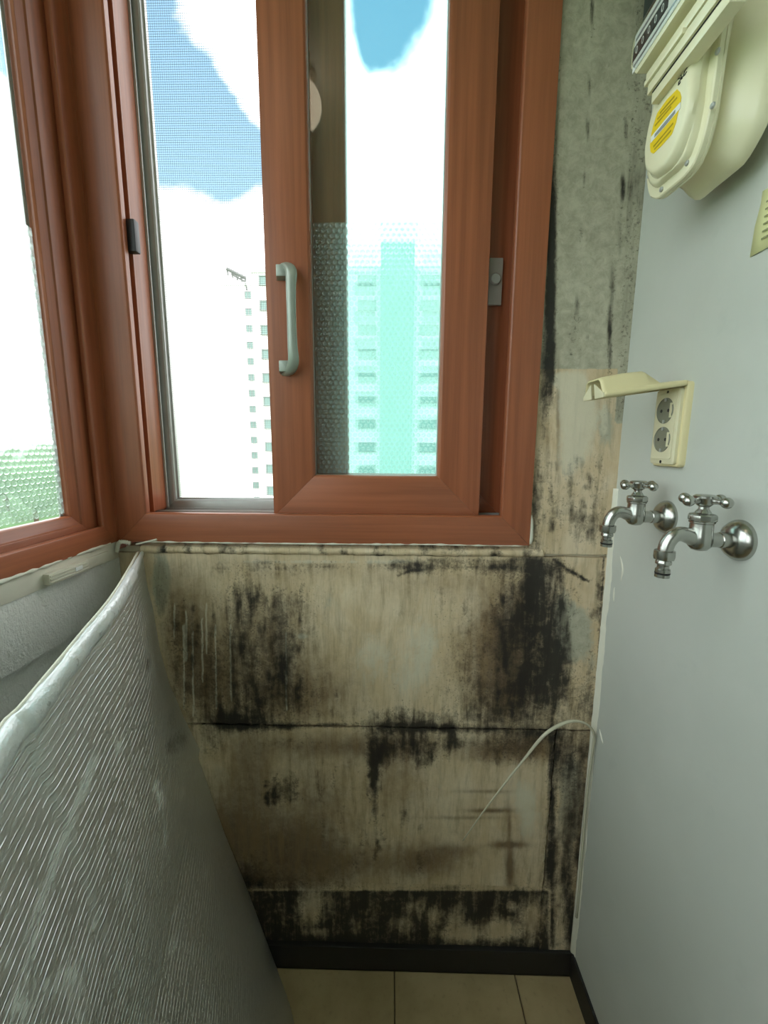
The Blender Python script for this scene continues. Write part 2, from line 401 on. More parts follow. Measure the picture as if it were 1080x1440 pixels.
# upper panel
for a in [(222,830,16,70,.35),(245,900,14,60,.45),(268,930,18,70,.45),(300,960,22,60,.50),(320,830,30,22,.28),(340,870,26,40,.40),(352,830,14,22,.55),(345,925,36,40,.55),
          (365,985,45,38,.75),(330,1010,40,14,.85),(395,900,22,40,.62),(398,940,12,34,.72),(420,985,24,30,.45),(400,850,40,25,.30),(380,795,70,10,.38),(470,795,30,8,.30),
          (440,870,20,60,.22),(455,960,16,40,.26),(590,800,32,10,.62),(560,796,60,7,.40),(640,790,90,10,.42),(620,845,18,34,.22),(590,860,60,90,.06),
          (660,905,40,70,.28),(640,960,40,50,.22),(705,870,14,60,.52),(722,900,20,70,.62),(745,860,14,80,.92),(752,820,16,40,.80),(770,860,14,60,.80),(762,930,26,60,.88),(735,980,36,44,.72),
          (790,950,26,50,.62),(780,800,22,16,.62),(800,845,16,26,.40),(785,900,14,60,.55),(830,960,8,60,.55),(842,860,5,70,.50),(822,990,22,30,.45),(690,985,30,30,.42),(700,800,50,14,.55),(735,795,30,12,.55),
          (560,1005,30,16,.45),(610,1010,50,12,.40),(480,1005,40,10,.22),(700,1010,60,14,.5),
          # along the joint
          (340,1020,46,9,1.0),(400,1021,30,6,.95),(460,1020,40,4,.85),(560,1022,60,10,.85),(620,1024,40,6,.9),(680,1026,60,5,.7),(760,1030,40,10,.8),
          # below the joint
          (560,1045,40,20,.62),(590,1062,22,20,.50),(540,1062,10,30,.55),(640,1045,30,12,.4),(720,1045,60,18,.55),(700,1070,50,10,.3),(520,1060,8,40,.5),(410,1045,60,12,.32),(300,1050,18,20,.45),
          # lower panel
          (395,1112,26,22,.62),(385,1125,12,14,.45),(413,1110,8,24,.5),(528,1120,5,60,.66),(524,1080,8,34,.55),(566,1150,4,16,.55),(510,1185,6,22,.5),(540,1180,4,10,.5),(590,1215,6,18,.55),(450,1120,6,40,.3),(480,1150,8,30,.32),(600,1110,4,14,.4),
          (500,1215,6,14,.4),(470,1100,30,50,.12),(455,1170,4,20,.4),
          # right hand pilaster
          (776,1130,7,100,.92),(773,1215,9,34,1.0),(783,1060,12,40,.70),(805,1120,20,60,.52),(800,1060,18,30,.50),(812,1190,14,60,.55),(796,1250,10,60,.75),(775,1290,8,50,.9),(803,1300,10,40,.8),(820,1050,6,60,.45),
          # mould band above the skirting
          (400,1290,50,50,1.2),(480,1285,34,44,.95),(520,1310,40,26,1.1),(560,1262,60,14,.95),(640,1262,40,16,.92),(690,1272,30,16,1.0),(610,1285,24,18,.70),(470,1320,120,14,1.1),(620,1326,150,8,1.0),(735,1262,18,22,.62),(765,1290,8,40,.9),(590,1310,24,14,.72),(350,1270,40,60,1.2),(440,1262,30,8,.6),
          # column by the frame
          (774,400,8,140,1.05),(773,470,8,90,1.05),(776,300,8,100,.85),(782,180,7,80,.50),(787,90,5,60,.3),(770,520,10,40,.85),(764,560,6,60,.70),(757,660,7,40,.45),(752,720,10,60,.75),(800,160,3,40,.18),
          (833,20,4,40,.75),(829,120,3,20,.6),(826,180,3,20,.6),(822,250,3,16,.7),(817,330,3,18,.6),(812,430,5,24,.6),(805,470,8,30,.4),(800,430,14,6,.25),(835,402,22,4,.30),
          (880,180,4,34,.70),(876,265,4,22,.9),(872,330,5,50,.55),(862,400,5,40,.70),(858,460,4,30,.85),(858,505,4,30,.7),(884,120,4,20,.4),(830,80,20,4,.2),
          (795,700,20,30,.32),(815,735,20,26,.42),(800,680,6,30,.30),(780,730,14,30,.35),(835,745,22,26,.45),(845,700,12,40,.36),(775,690,5,40,.4),(860,560,14,40,.30),(846,620,10,40,.30),(825,655,26,16,.22)]:
    B(*a)
# crack lines
def crack(L, pts, wd, s):
    for (x0, y0), (x1, y1) in zip(pts, pts[1:]):
        n = max(2, int(math.hypot(x1-x0, y1-y0)/2.5))
        for i in range(n): t = i/n; blob(L, x0+(x1-x0)*t+random.uniform(-.6, .6), y0+(y1-y0)*t+random.uniform(-.6, .6), wd, wd, s)
crack(BLK, [(780,787),(792,796),(800,803),(812,808),(822,815),(831,818)], 2.4, 1.0)
crack(BLK, [(560,810),(575,803),(600,801)], 2, .6)
crack(BLK, [(850,780),(846,850),(843,900),(838,1000)], 1.6, .9)
# scattered streaks and specks inside the mouldy patches
for (x0, x1, y0, y1, n, s0, s1, rx, ry) in [(325, 430, 825, 1012, 90, .2, .6, 5, 16), (245, 330, 850, 1010, 60, .15, .5, 4, 18), (695, 800, 800, 1015, 90, .25, .7, 5, 18), (530, 650, 1028, 1075, 50, .25, .6, 4, 12), (690, 790, 1030, 1070, 30, .2, .5, 4, 10),
                                             (640, 700, 850, 1010, 40, .1, .4, 4, 14), (440, 640, 960, 1015, 40, .1, .4, 3, 12), (370, 425, 1092, 1135, 34, .4, .8, 3, 4), (515, 540, 1040, 1210, 30, .3, .75, 3, 9), (440, 520, 1060, 1200, 30, .1, .4, 3, 10), (790, 832, 1040, 1310, 60, .2, .6, 3, 18),
                                             (300, 470, 790, 812, 40, .15, .4, 12, 2.5), (540, 740, 786, 800, 40, .2, .55, 10, 3), (800, 850, 640, 770, 50, .15, .5, 4, 8), (755, 790, 640, 780, 30, .2, .5, 3, 12), (795, 850, 800, 870, 26, .15, .5, 5, 6), (560, 600, 1140, 1230, 12, .2, .5, 3, 8), (800, 835, 440, 500, 20, .2, .6, 3, 5)]:
    for _ in range(n): blob(BLK, random.uniform(x0, x1), random.uniform(y0, y1), rx*random.uniform(.5, 1.2), ry*random.uniform(.4, 1.3), random.uniform(s0, s1)*.8)
W_ = lambda *a: blob(BRN, *a)
for a in [(270,910,40,80,.55),(300,960,50,60,.6),(380,900,60,80,.50),(410,980,60,40,.6),(250,860,20,60,.4),(700,900,30,80,.85),(715,960,40,60,.9),(660,930,40,70,.35),(740,880,20,80,.7),(620,820,120,20,.25),(480,960,60,50,.22),
          (330,1180,60,60,.70),(400,1200,70,50,.75),(350,1090,40,60,.50),(450,1140,60,80,.38),(480,1215,90,26,.55),(560,1090,50,70,.38),(600,1210,60,26,.62),(500,1050,150,18,.55),(740,1050,60,18,.75),(715,1188,26,5,1.0),(717,1222,6,34,.85),(690,1140,34,3.5,.7),(716,1160,3,26,.55),(655,1150,50,3,.4),(680,1113,40,3,.45),(725,1190,40,60,.18),(640,1195,40,8,.35),
          (820,1100,20,120,.35),(800,1200,40,120,.35),(785,575,4,100,.55),(835,550,14,6,.55),(770,620,5,60,.4),(345,1235,90,12,.6),(440,1275,20,30,.3),(650,1300,60,26,.35),(700,1060,50,14,.5),(750,1300,20,30,.35),(420,800,160,14,.22)]: W_(*a)
C_ = lambda *a: blob(CEM, *a)
for a in [(812,890,22,44,.95),(790,870,18,60,.55),(226,820,18,50,.75),(835,940,10,50,.4),(805,1100,22,60,.6),(800,1180,24,90,.45),(850,600,16,40,.6),(440,270,1,1,0)]: C_(*a)
P_ = lambda *a: blob(PAL, *a)
for a in [(600,900,30,50,.50),(520,930,40,60,.45),(470,850,60,30,.32),(580,960,40,50,.38),(812,560,26,40,.95),(815,600,26,50,.75),(800,640,22,40,.45),(790,535,18,12,.9),(850,590,5,24,.8),(560,790,30,6,.3),(620,1090,30,30,.28),(735,1120,26,40,.45),(745,1160,22,50,.40),(640,1130,50,40,.22),(440,790,180,5,.5),
          (425,895,10,6,.6),(310,1075,16,24,.38),(440,1275,14,22,.35),(800,700,10,60,.2)]: P_(*a)
# pale drips over the brown patch and scraped marks
for x, y0, y1 in [(245,850,900),(258,880,1000),(271,890,1010),(284,870,960),(303,880,1000),(324,880,985),(402,890,1000),(262,860,930),(290,850,920)]:
    for yy in range(y0, y1, 4): blob(PAL, x+random.uniform(-.7, .7)+(yy-y0)*.01, yy, 1.5, 4, .62)

def stain(P):
    px, py = to_px(P); out = np.zeros((len(P), 4))
    for c, L in enumerate((BLK, BRN, CEM, PAL)):
        keep = np.ones(len(P))
        for cx, cy, rx, ry, s, a, hard in L:
            sel = (abs(px-cx) < rx*2.6) & (abs(py-cy) < ry*2.6)
            if not sel.any(): continue
            q = ((px[sel]-cx)/rx)**2+((py[sel]-cy)/ry)**2
            keep[sel] *= 1-np.clip(s*(1.25 if c == 1 else .94 if c == 0 and s < .8 else 1), 0, .985)*np.exp(-q)
        out[:, c] = 1-keep
    band = np.clip((py-1249)/5, 0, 1)*np.clip((1345-py)/4, 0, 1)*np.clip((776-px)/6, 0, 1)
    gap = np.zeros(len(P))
    for cx, cy, rx, ry, s_ in [(438, 1272, 17, 24, .85), (445, 1310, 22, 6, .35), (585, 1278, 16, 14, .4), (610, 1290, 14, 16, .55), (655, 1312, 34, 14, .85), (700, 1308, 36, 16, .85), (748, 1295, 16, 32, .8), (722, 1276, 12, 8, .4), (500, 1300, 12, 14, .25), (640, 1300, 14, 24, .6), (570, 1300, 18, 12, .4)]:
        gap = np.maximum(gap, s_*np.exp(-((px-cx)/rx)**2-((py-cy)/ry)**2))
    out[:, 0] = np.maximum(out[:, 0]*(1-band*.9), band*(.93-gap))
    low = np.clip((py-1022)/10, 0, 1)*np.clip((1250-py)/8, 0, 1)
    out[:, 1] = 1-(1-out[:, 1])*(1-low*.14)
    mid = np.clip((py-780)/10, 0, 1)*np.clip((1022-py)/10, 0, 1)
    out[:, 1] = 1-(1-out[:, 1])*(1-mid*.14)
    out[:, 0] = 1-(1-out[:, 0])*(1-(low+mid)*.06)
    # grey painted coat above the torn edge on the column
    up = np.clip((522-py)/6, 0, 1)*np.clip((px-745)/10, 0, 1)
    out[:, 2] = np.maximum(out[:, 2], up*.88)
    right = np.clip((px-(893-py*.05))/4, 0, 1)*np.clip((600-py)/10, 0, 1)*np.clip((px-800)/10, 0, 1)
    out[:, 2] = np.maximum(out[:, 2], right*.95); out[:, 0] = np.maximum(out[:, 0], right*.42)
    return np.clip(out, 0, 1)

def fbm(x, z, f, o=4, seed=0.0):
    return mnoise.fractal(Vector((x*f+seed, z*f-seed, seed*.37)), 1.0, 2.0, o)
def plaster_panel(x0, x1, z0, z1, y, step=.0032, back=.016, rag=(.0, .0, .0, .0), seed=1.0, rough=.0009):
    """front sheet with ragged rim (left, right, bottom, top amplitudes) and side walls back to the wall"""
    nx = max(2, int((x1-x0)/step)); nz = max(2, int((z1-z0)/step))
    X = np.linspace(x0, x1, nx+1); Z = np.linspace(z0, z1, nz+1)
    V = []; L = {}
    for j, z in enumerate(Z):
        for i, x in enumerate(X):
            fx = i/nx; fz = j/nz
            xx = x+rag[0]*fbm(0, z, 40, 4, seed)*max(0, 1-fx*nx/8)+rag[1]*fbm(3, z, 40, 4, seed)*max(0, 1-(1-fx)*nx/8)
            zz = z+rag[2]*fbm(x, 0, 40, 4, seed+2)*max(0, 1-fz*nz/8)+rag[3]*fbm(x, 5, 40, 4, seed+2)*max(0, 1-(1-fz)*nz/8)
            yy = y+rough*fbm(x, z, 14, 5, seed)+rough*.5*fbm(x, z, 60, 3, seed)
            V.append((xx, yy, zz))
    F = [(j*(nx+1)+i, j*(nx+1)+i+1, (j+1)*(nx+1)+i+1, (j+1)*(nx+1)+i) for j in range(nz) for i in range(nx)]
    rim = [i for i in range(nx+1)]+[j*(nx+1)+nx for j in range(1, nz+1)]+[nz*(nx+1)+i for i in range(nx-1, -1, -1)]+[j*(nx+1) for j in range(nz-1, 0, -1)]
    base = len(V)
    for r in rim: V.append((V[r][0], y+back, V[r][2]))
    for k in range(len(rim)): F.append((rim[k], base+k, base+(k+1) % len(rim), rim[(k+1) % len(rim)]))
    me = bpy.data.meshes.new('plaster_panel'); me.from_pydata(V, [], F); me.update()
    st = stain(np.array(V)); at = me.color_attributes.new('stain', 'FLOAT_COLOR', 'POINT'); at.data.foreach_set('color', st.astype(np.float32).ravel())
    me.shade_smooth(); me.set_sharp_from_angle(angle=math.radians(50))
    me.materials.append(M['plaster'])
    o = bpy.data.objects.new('plaster_panel', me); COL.objects.link(o); o.parent = wall_back
    return o
plaster_panel(XL, XR, .6475, 1.030, YB, rag=(0, 0, .0022, .0015), seed=1.3)
plaster_panel(XL, .357, .2445, .6425, YB+.0005, rag=(0, .0035, .0035, .0022), seed=4.1)
plaster_panel(.361, XR, .060, .6425, YB+.003, rag=(.003, 0, 0, .002), seed=6.6, back=.012)
plaster_panel(XL, .3605, .060, .2500, YB+.0068, seed=8.2, back=.006)
plaster_panel(.2765, XR, 1.036, ZC, YB+.001, rag=(.001, 0, .001, 0), seed=9.4)

# crumbling cream bead below the frame
def bead(name, mat, pts, rad, label, jit=.25, seed=0, n=8, flat=1.0):
    P = catmull(pts, 40); bm = bmesh.new()
    R = [rad*(1+jit*mnoise.noise(p*55+Vector((seed, 0, 0)))*1.6) for p in P]
    tube(bm, P, R, n)
    o = link(name, bm, mat, None, True); o['kind'] = 'structure'; o['label'] = label; return o
def ledge():
    nx = 300; V = []; F = []
    prof = [(.016, 1.029), (-.001, 1.030), (-.005, 1.034), (-.006, 1.039), (-.003, 1.0435), (.001, 1.046), (.006, 1.0475), (.006, 1.056), (.016, 1.056)]
    for i in range(nx+1):
        x = -.512+(.305+.512)*i/nx
        for k, (dy, z) in enumerate(prof):
            j = .0022*fbm(x, k*.05, 45, 5, 2.2) if 0 < k < 7 else 0
            V.append((x, YB+dy+j, z+.8*j))
    m = len(prof)
    for i in range(nx):
        for k in range(m): F.append((i*m+k, i*m+(k+1) % m, (i+1)*m+(k+1) % m, (i+1)*m+k))
    F.append(tuple(range(m))); F.append(tuple(range(nx*m, nx*m+m))[::-1])
    me = bpy.data.meshes.new('trim_1'); me.from_pydata(V, [], F)
    rs = np.zeros((len(V), 4)); Vn = np.array(V)
    st = stain(Vn); st[:, 3] = .22; st[:, 0] = [max(0, .26+.9*fbm(v[0], v[2], 27, 4, 3.)) for v in V]
    at = me.color_attributes.new('stain', 'FLOAT_COLOR', 'POINT'); at.data.foreach_set('color', np.clip(st, 0, 1).astype(np.float32).ravel())
    me.shade_smooth(); me.materials.append(M['plaster'])
    bmx = bmesh.new(); bmx.from_mesh(me); bmesh.ops.recalc_face_normals(bmx, faces=bmx.faces); bmx.to_mesh(me); bmx.free()
    o = bpy.data.objects.new('trim_1', me); COL.objects.link(o); o['kind'] = 'structure'; o['label'] = 'crumbling cream plaster ledge under the window frame'
ledge()
# white paint / caulk bead down the right corner
def paint_strip():
    n = 220; V = []; F = []
    for i in range(n+1):
        z = .02+(1.17-.02)*i/n; wd = .0075+.0045*fbm(0, z, 14, 4, 2.)+.002*fbm(0, z, 70, 3, 1.); th = .0016+.0006*fbm(1, z, 40, 3, 4.)
        wd = max(.003, wd)*(1 if z < 1.0 else max(.35, 1-(z-1.0)*4))
        for dx, y in ((.001, YB+.002), (-.005-th, YB+.0015), (-.0045-th, YB-.002), (-th, YB-.005), (-th*.9, YB-.004-wd*.8), (.0004, YB-.004-wd), (.001, YB-.004-wd)): V.append((XR+dx, y, z))
    m = 7
    for i in range(n):
        for k in range(m): F.append((i*m+k, i*m+(k+1) % m, (i+1)*m+(k+1) % m, (i+1)*m+k))
    F.append(tuple(range(m))); F.append(tuple(range(n*m, n*m+m))[::-1])
    me = bpy.data.meshes.new('trim_2'); me.from_pydata(V, [], F); me.shade_smooth(); bmx = bmesh.new(); bmx.from_mesh(me)
    o = link('trim_2', bmx, 'white_caulk', None, True); bpy.data.meshes.remove(me); o['kind'] = 'structure'; o['label'] = 'white paint strip down the corner of the grey wall'
paint_strip()
for q in ([(872, 782), (876, 800), (873, 818)], [(864, 826), (863, 846)], [(843, 1025), (848, 1046)]):
    bm = bmesh.new(); P = catmull([onX(x, y, XR-.0002) for x, y in q], 6); n_ = len(P)
    tube(bm, P, [.0004+.0018*math.sin(math.pi*i/(n_-1)) for i in range(n_)], 8); link('paint_smear', bm, 'white_caulk', wall_right, True)
# caulk along right side and underside of the frame
bead('trim_3', 'white_caulk', [(.276, YB-.003, 1.058), (.2775, YB-.003, 1.075), (.2765, YB-.002, 1.10), (.274, YB-.001, 1.115)], .0048, 'thick white caulk blob at the lower corner of the frame', .3, 4.0)
bead('trim_4', 'white_caulk', [(.275, YB, z) for z in (1.11, 1.3, 1.6, 1.9, 2.35)], .0016, 'thin caulk line up the side of the window frame', .3, 6.0)
bead('trim_5', 'white_caulk', [(x, YB-.0075+.0005*math.sin(x*40), 1.0548+.0006*math.sin(x*23)) for x in (-.50, -.3, -.1, .0, .04, .10, .2, .27)], .0014, 'thin caulk line under the window frame', .9, 8.0)

# ------------------------------------------------------------------ end wall window
win1 = empty('window_1', (0, 0, 0)); win1['kind'] = 'structure'; win1['label'] = 'brown sliding window in the end wall, left half open'
FY = .822
PL = lambda a, bb, d: (a, d, bb)
fprof = [(0, FY), (.056, FY), (.0588, FY+.003), (.0588, FY+.015), (.045, FY+.015), (.045, FY+.130), (.030, FY+.140), (0, FY+.140)]
members(('sill_rail', 'jamb'), ('wood_x', 'wood_z'), win1, fprof, -.5500, .2745, 1.0552, 2.345, PL, .0008)
# track fins on the sill and left jamb
for y in (.8775, .9185): boxo('track', 'alu', win1, -.504, .228, y, y+.003, 1.0990, 1.1115)
boxo('jamb_fin', 'wood_z', win1, -.506, -.4915, .8515, .8555, 1.112, 2.29, bev=.0008)
boxo('jamb_block', 'wood_z', win1, -.506, -.4955, .8555, .9085, 1.112, 2.29, bev=.0008)
boxo('jamb_fin', 'alu', win1, -.506, -.4915, .9085, .9125, 1.112, 2.29, bev=.0006)
boxo('jamb_fin', 'alu', win1, -.506, -.4935, .9140, .9165, 1.112, 2.29, bev=.0006)
boxo('keeper', 'blackplastic', win1, -.4985, -.478, .840, .856, 1.604, 1.660, bev=.003)

def sash(parent, x0, x1, z0, z1, y, th, wd, glass='glass'):
    s = empty('sash', (0, 0, 0), parent)
    prof = [(0, y), (wd-.006, y), (wd-.002, y+.0025), (wd, y+.0065), (wd, y+th), (0, y+th)]
    members(('rail', 'stile'), ('wood_x', 'wood_z'), s, prof, x0, x1, z0, z1, PL, .0007)
    g = boxo('glass_pane', glass, s, x0+wd-.006, x1-wd+.006, y+.0125, y+.0165, z0+wd-.006, z1-wd+.006)
    return s
# inner sash, slid to the right
s_in = sash(win1, -.2396, .1757, 1.1050, 2.298, .842, .030, .0860)
s_out = sash(win1, -.1775, .2290, 1.1050, 2.298, .884, .030, .0860)
# white gasket lines round the glass
for (x, z0, z1) in ((-.1542, 1.190, 2.21), (.0895, 1.190, 2.21)): boxo('gasket', 'alu', s_in, x-.0006, x+.0010, .849, .853, z0, z1)
boxo('gasket', 'alu', s_in, -.1542, .0895, .849, .853, 1.1898, 1.1912)
# pull handle on the inner sash
def handle():
    bm = bmesh.new(); cx = -.1935; y0 = .8425
    prof = [(1.577, 0, .0105), (1.575, -.014, .0115), (1.560, -.026, .0105), (1.530, -.0305, .0092), (1.482, -.032, .0085), (1.434, -.0305, .0092), (1.405, -.026, .0105), (1.389, -.014, .0115), (1.386, 0, .0105)]
    P = catmull([(-.206+.0205*min(1, -dy/.026), y0+dy, z) for z, dy, r in prof], 8); Wd = catmull([(r, 0, 0) for z, dy, r in prof], 8)
    rings = []
    for i, p in enumerate(P):
        t = (P[min(i+1, len(P)-1)]-P[max(i-1, 0)]).normalized(); side = Vector((1, 0, 0)); nn = t.cross(side).normalized()
        wv = Wd[i].x; th = .0048
        rings.append([p+side*(wv*math.cos(a)*(1 if abs(math.cos(a)) < .99 else 1))+nn*(th*math.sin(a)*(1.0)) for a in [2*math.pi*k/16 for k in range(16)]])
    loft(bm, rings); o = link('pull_handle', bm, 'handle', s_in, 'auto')
    for z in (1.5655, 1.3975):
        bm = bmesh.new(); cx = -.206; v = box(bm, cx-.0125, cx+.0125, y0-.018, y0, z-.0125, z+.0125)
        for k in v:
            if k.co.y < y0-.01: k.co.x = cx+(k.co.x-cx)*.72; k.co.z = z+(k.co.z-z)*.8
        link('handle_foot', bm, 'handle', s_in, 'auto', .0018)
handle()
# latch on the outer sash stile
boxo('latch_plate', 'lockgrey', s_out, .1835, .2095, .8755, .8845, 1.521, 1.606, bev=.002)
bm = bmesh.new(); lathe(bm, [(.0105, 0), (.0105, .004), (.0085, .006), (0, .006)], (.1955, .8755, 1.567), (0, -1, 0), 28)
link('latch_button', bm, 'alu', s_out, 'auto')
# insect screen in the left half, outermost track
scr = empty('insect_screen', (0, 0, 0), win1)
sprof = [(0, .920), (.021, .920), (.024, .923), (.024, .930), (.0275, .931), (.0275, .940), (0, .940)]
members(('screen_rail', 'screen_stile'), ('alu', 'alu'), scr, sprof, -.5045, -.100, 1.1045, 2.298, PL, .0006)
bm = bmesh.new(); st = .0042; wr = .00017
x = -.478
while x < -.127: box(bm, x-wr, x+wr, .9345, .9345+2*wr, 1.13, 2.272); x += st
z = 1.132
while z < 2.272: box(bm, -.478, -.127, .9342, .9342+2*wr, z-wr, z+wr); z += st
o = link('screen_mesh', bm, 'screenwire', scr); o['kind'] = 'stuff'

# ------------------------------------------------------------------ side window
boxo('corner_post', 'wood_z', win1, -.588, -.5495, .8212, .962, 1.040, 2.36)
win2 = empty('window_2', (0, 0, 0)); win2['kind'] = 'structure'; win2['label'] = 'brown side window with bubble wrap on its lower glass'
XF = -.5535
PS = lambda a, bb, d: (XF-d, a, bb)
prof2 = [(0, 0), (.036, 0), (.038, .002), (.038, .010), (.026, .010), (.026, .048), (.020, .052), (0, .052)]
members(('sill_rail', 'jamb'), ('wood_y', 'wood_z'), win2, prof2, -1.45, .8215, 1.0560, 2.345, PS, .0008)
def sash_side(y0, y1, z0, z1, d, wd):
    s = empty('sash', (0, 0, 0), win2)
    prof = [(0, d), (wd-.020, d), (wd-.018, d+.0025), (wd-.002, d+.004), (wd, d+.008), (wd, d+.019), (0, d+.019)]
    members(('rail', 'stile'), ('wood_y', 'wood_z'), s, prof, y0, y1, z0, z1, PS, .0006)
    boxo('glass_pane', 'glass_side', s, XF-d-.0165, XF-d-.0125, y0+wd-.006, y1-wd+.006, z0+wd-.006, z1-wd+.006)
    sp = [(y1-wd-.008, y1-wd-.001)]
    for a0, a1 in sp: boxo('spacer', 'alu', s, XF-d-.0190, XF-d-.0168, a0, a1, z0+wd, z1-wd)
    return s
sash_side(-.36, .7905, 1.0625, 2.315, .014, .061)
sash_side(-1.42, -.362, 1.0625, 2.315, .014, .068)

# ------------------------------------------------------------------ bubble wrap
def bubble_wrap(place, w, h, label, pitch=.0105, r=.0047, hd=.0025, seed=0):
    root = empty('bubble_wrap', place(0, 0, 0)); inv = Vector(place(0, 0, 0))
    nn = 26; bm = bmesh.new(); g = []
    for j in range(3):
        g.append([bm.verts.new(Vector(place(w*i/nn, [0, h*.5, h+.0016*fbm(i*.31, 0, 1.0, 3, seed)][j], .0004))-inv) for i in range(nn+1)])
    for j in range(2):
        for i in range(nn): bm.faces.new((g[j][i], g[j][i+1], g[j+1][i+1], g[j+1][i]))
    link('film', bm, 'bubble', root)
    bm = bmesh.new(); row = 0; z = r+.001
    while z < h-r:
        x = r+.001+(pitch/2 if row % 2 else 0)
        while x < w-r:
            rr = r*random.uniform(.92, 1.04); hh = hd*random.uniform(.75, 1.1)
            prev = None
            for q, (fr, fh) in enumerate(((1, 0), (.86, .62), (.5, .93))):
                ring = [bm.verts.new(Vector(place(x+rr*fr*math.cos(a), z+rr*fr*math.sin(a), .0006+hh*fh))-inv) for a in [2*math.pi*k/8 for k in range(8)]]
                if prev:
                    for k in range(8): bm.faces.new((prev[k], prev[(k+1) % 8], ring[(k+1) % 8], ring[k]))
                prev = ring
            bm.faces.new(prev); x += pitch
        z += pitch*.866; row += 1
    o = link('bubbles', bm, 'bubble', root, True); o['kind'] = 'stuff'
    tag(root, label, 'bubble wrap'); return root
bubble_wrap(lambda u, v, d: (-.1535+u, .8540-d, 1.1925+v), .2425, .4660, 'clear bubble wrap stuck on lower glass of end wall sliding sash', seed=1)
bubble_wrap(lambda u, v, d: (XF-.0265+.0127+d, .10+u, 1.1310+v), .610, .452, 'clear bubble wrap stuck on the lower glass of the side window', seed=3)

# ------------------------------------------------------------------ left wall below the side window
boxo('trim_6', 'offwhite', None, XL-.010, XL+.0085, -1.45, YB-.006, 1.0215, 1.0575, bev=.0015)['kind'] = 'structure'
bpy.data.objects['trim_6']['label'] = 'cream board strip under the side window'
bm = bmesh.new(); box(bm, XL-.010, XL+.0070, -1.45, YB-.003, .917, 1.0215)
o = link('wall_panel', bm, 'wallpaper', wall_left, 'auto', .001)
bead('trim_7', 'white_caulk', [(XL+.0092, y, 1.0568+.0008*math.sin(y*31)) for y in (.80, .7, .6, .5, .4, .2, -.2, -.6)], .0026, 'rough caulk line under the side window frame', .8, 11.)
# loose moulding piece and its clip
mp = empty('moulding_strip', (XL+.0085, .66, 1.030)); tag(mp, 'short ribbed white plastic moulding piece on the ledge of side window', 'moulding')
def mo(n, m_, x0, x1, y0, y1, z0, z1, bev=.0012):
    return boxo(n, m_, mp, x0-XL-.004, x1-XL-.004, y0-.66, y1-.66, z0-1.030, z1-1.030, bev=bev)
mo('body', 'offwhite', XL+.0035, XL+.015, .636, .725, 1.0265, 1.0445)
for z in (1.0305, 1.0355, 1.0405): mo('rib', 'offwhite', XL+.0145, XL+.0165, .637, .722, z-.0012, z+.0012, .0005)
mo('flange', 'offwhite', XL+.0035, XL+.0075, .722, .790, 1.0240, 1.0440)
mo('paint_fleck', 'white', XL+.0160, XL+.0172, .690, .706, 1.0330, 1.0400, .0003)
# caulk in the corner
bm = bmesh.new()
tube(bm, catmull([(-.551, .812, 1.036), (-.549, .813, 1.046), (-.545, .812, 1.055), (-.537, .813, 1.057), (-.524, .816, 1.053)], 10), [.004+.0018*mnoise.noise(Vector((i*.9, 0, 0))) for i in range(41)], 8)
o = link('trim_8', bm, 'white_caulk', None, True); o['kind'] = 'structure'; o['label'] = 'lumpy caulk in the corner where the two frames meet'
bm = bmesh.new()
tube(bm, catmull([(-.512, .815, 1.0515), (-.495, .812, 1.0560), (-.478, .811, 1.0600), (-.468, .812, 1.0625)], 8), [.0022]*25, 6)
o = link('trim_9', bm, 'white_caulk', None, True); o['kind'] = 'structure'; o['label'] = 'torn curl of caulk on the frame corner'

# ------------------------------------------------------------------ foil insulation sheets, peeled off and leaning into the room
FW = []; FD = []
def line(L, pts, rx, ry, s):
    for (x0, y0), (x1, y1) in zip(pts, pts[1:]):
        n = max(2, int(math.hypot(x1-x0, y1-y0)/8))
        for i in range(n): t = i/n; blob(L, x0+(x1-x0)*t, y0+(y1-y0)*t, rx, ry, s)
line(FW, [(134, 1066), (112, 1120), (84, 1195), (62, 1260)], 7, 12, .34)
line(FW, [(62, 1260), (45, 1318), (25, 1400)], 9, 14, .16)
for a in [(30, 1418, 26, 18, .60), (100, 1372, 18, 30, .55), (8, 1345, 14, 20, .35), (165, 1052, 7, 12, .62), (175, 1035, 6, 8, .4), (225, 1125, 9, 22, .55), (232, 1180, 5, 26, .45), (218, 1105, 6, 10, .45), (243, 1335, 6, 22, .45),
          (290, 1230, 3, 4, .9), (290, 1283, 2.5, 3, .9), (60, 1385, 30, 20, .35), (130, 1290, 16, 40, .25), (180, 1245, 10, 30, .28), (195, 1150, 14, 40, .20), (222, 870, 5, 14, .35), (214, 940, 10, 20, .3), (40, 1290, 40, 60, .12), (110, 1420, 30, 30, .3), (160, 1340, 30, 50, .15), (285, 1140, 3, 14, .4)]: blob(FW, *a)
for a in [(208, 935, 6, 16, .85), (240, 1010, 10, 20, .5), (255, 1040, 14, 20, .6), (240, 1050, 10, 16, .7)]: blob(FD, *a)
def interp(K, t):
    for (a, p), (c, q) in zip(K, K[1:]):
        if t <= c or (c, q) == K[-1]: k = (t-a)/(c-a); return Vector(p).lerp(Vector(q), k)
edge_px = [(0, (203, 772)), (.06, (210, 822)), (.12, (216, 847)), (.2, (227, 913)), (.28, (240, 962)), (.36, (262, 1014)), (.44, (281, 1054)), (.62, (322, 1172)), (.76, (350, 1241)), (.96, (391, 1351)), (1.0, (396, 1364))]
def E_(t):
    p = interp([(a, Vector((q[0], q[1], 0))) for a, q in edge_px], t); return onY(p.x, p.y, YB-.004)
TC = .44
top_pts = [onY(200, 776, YB-.006)]+[onZ(x+7, y+12, z) for (x, y), z in (((160, 824), 1.030), ((111, 887), 1.020), ((33, 985), 1.010), ((0, 1022), 1.0065))]
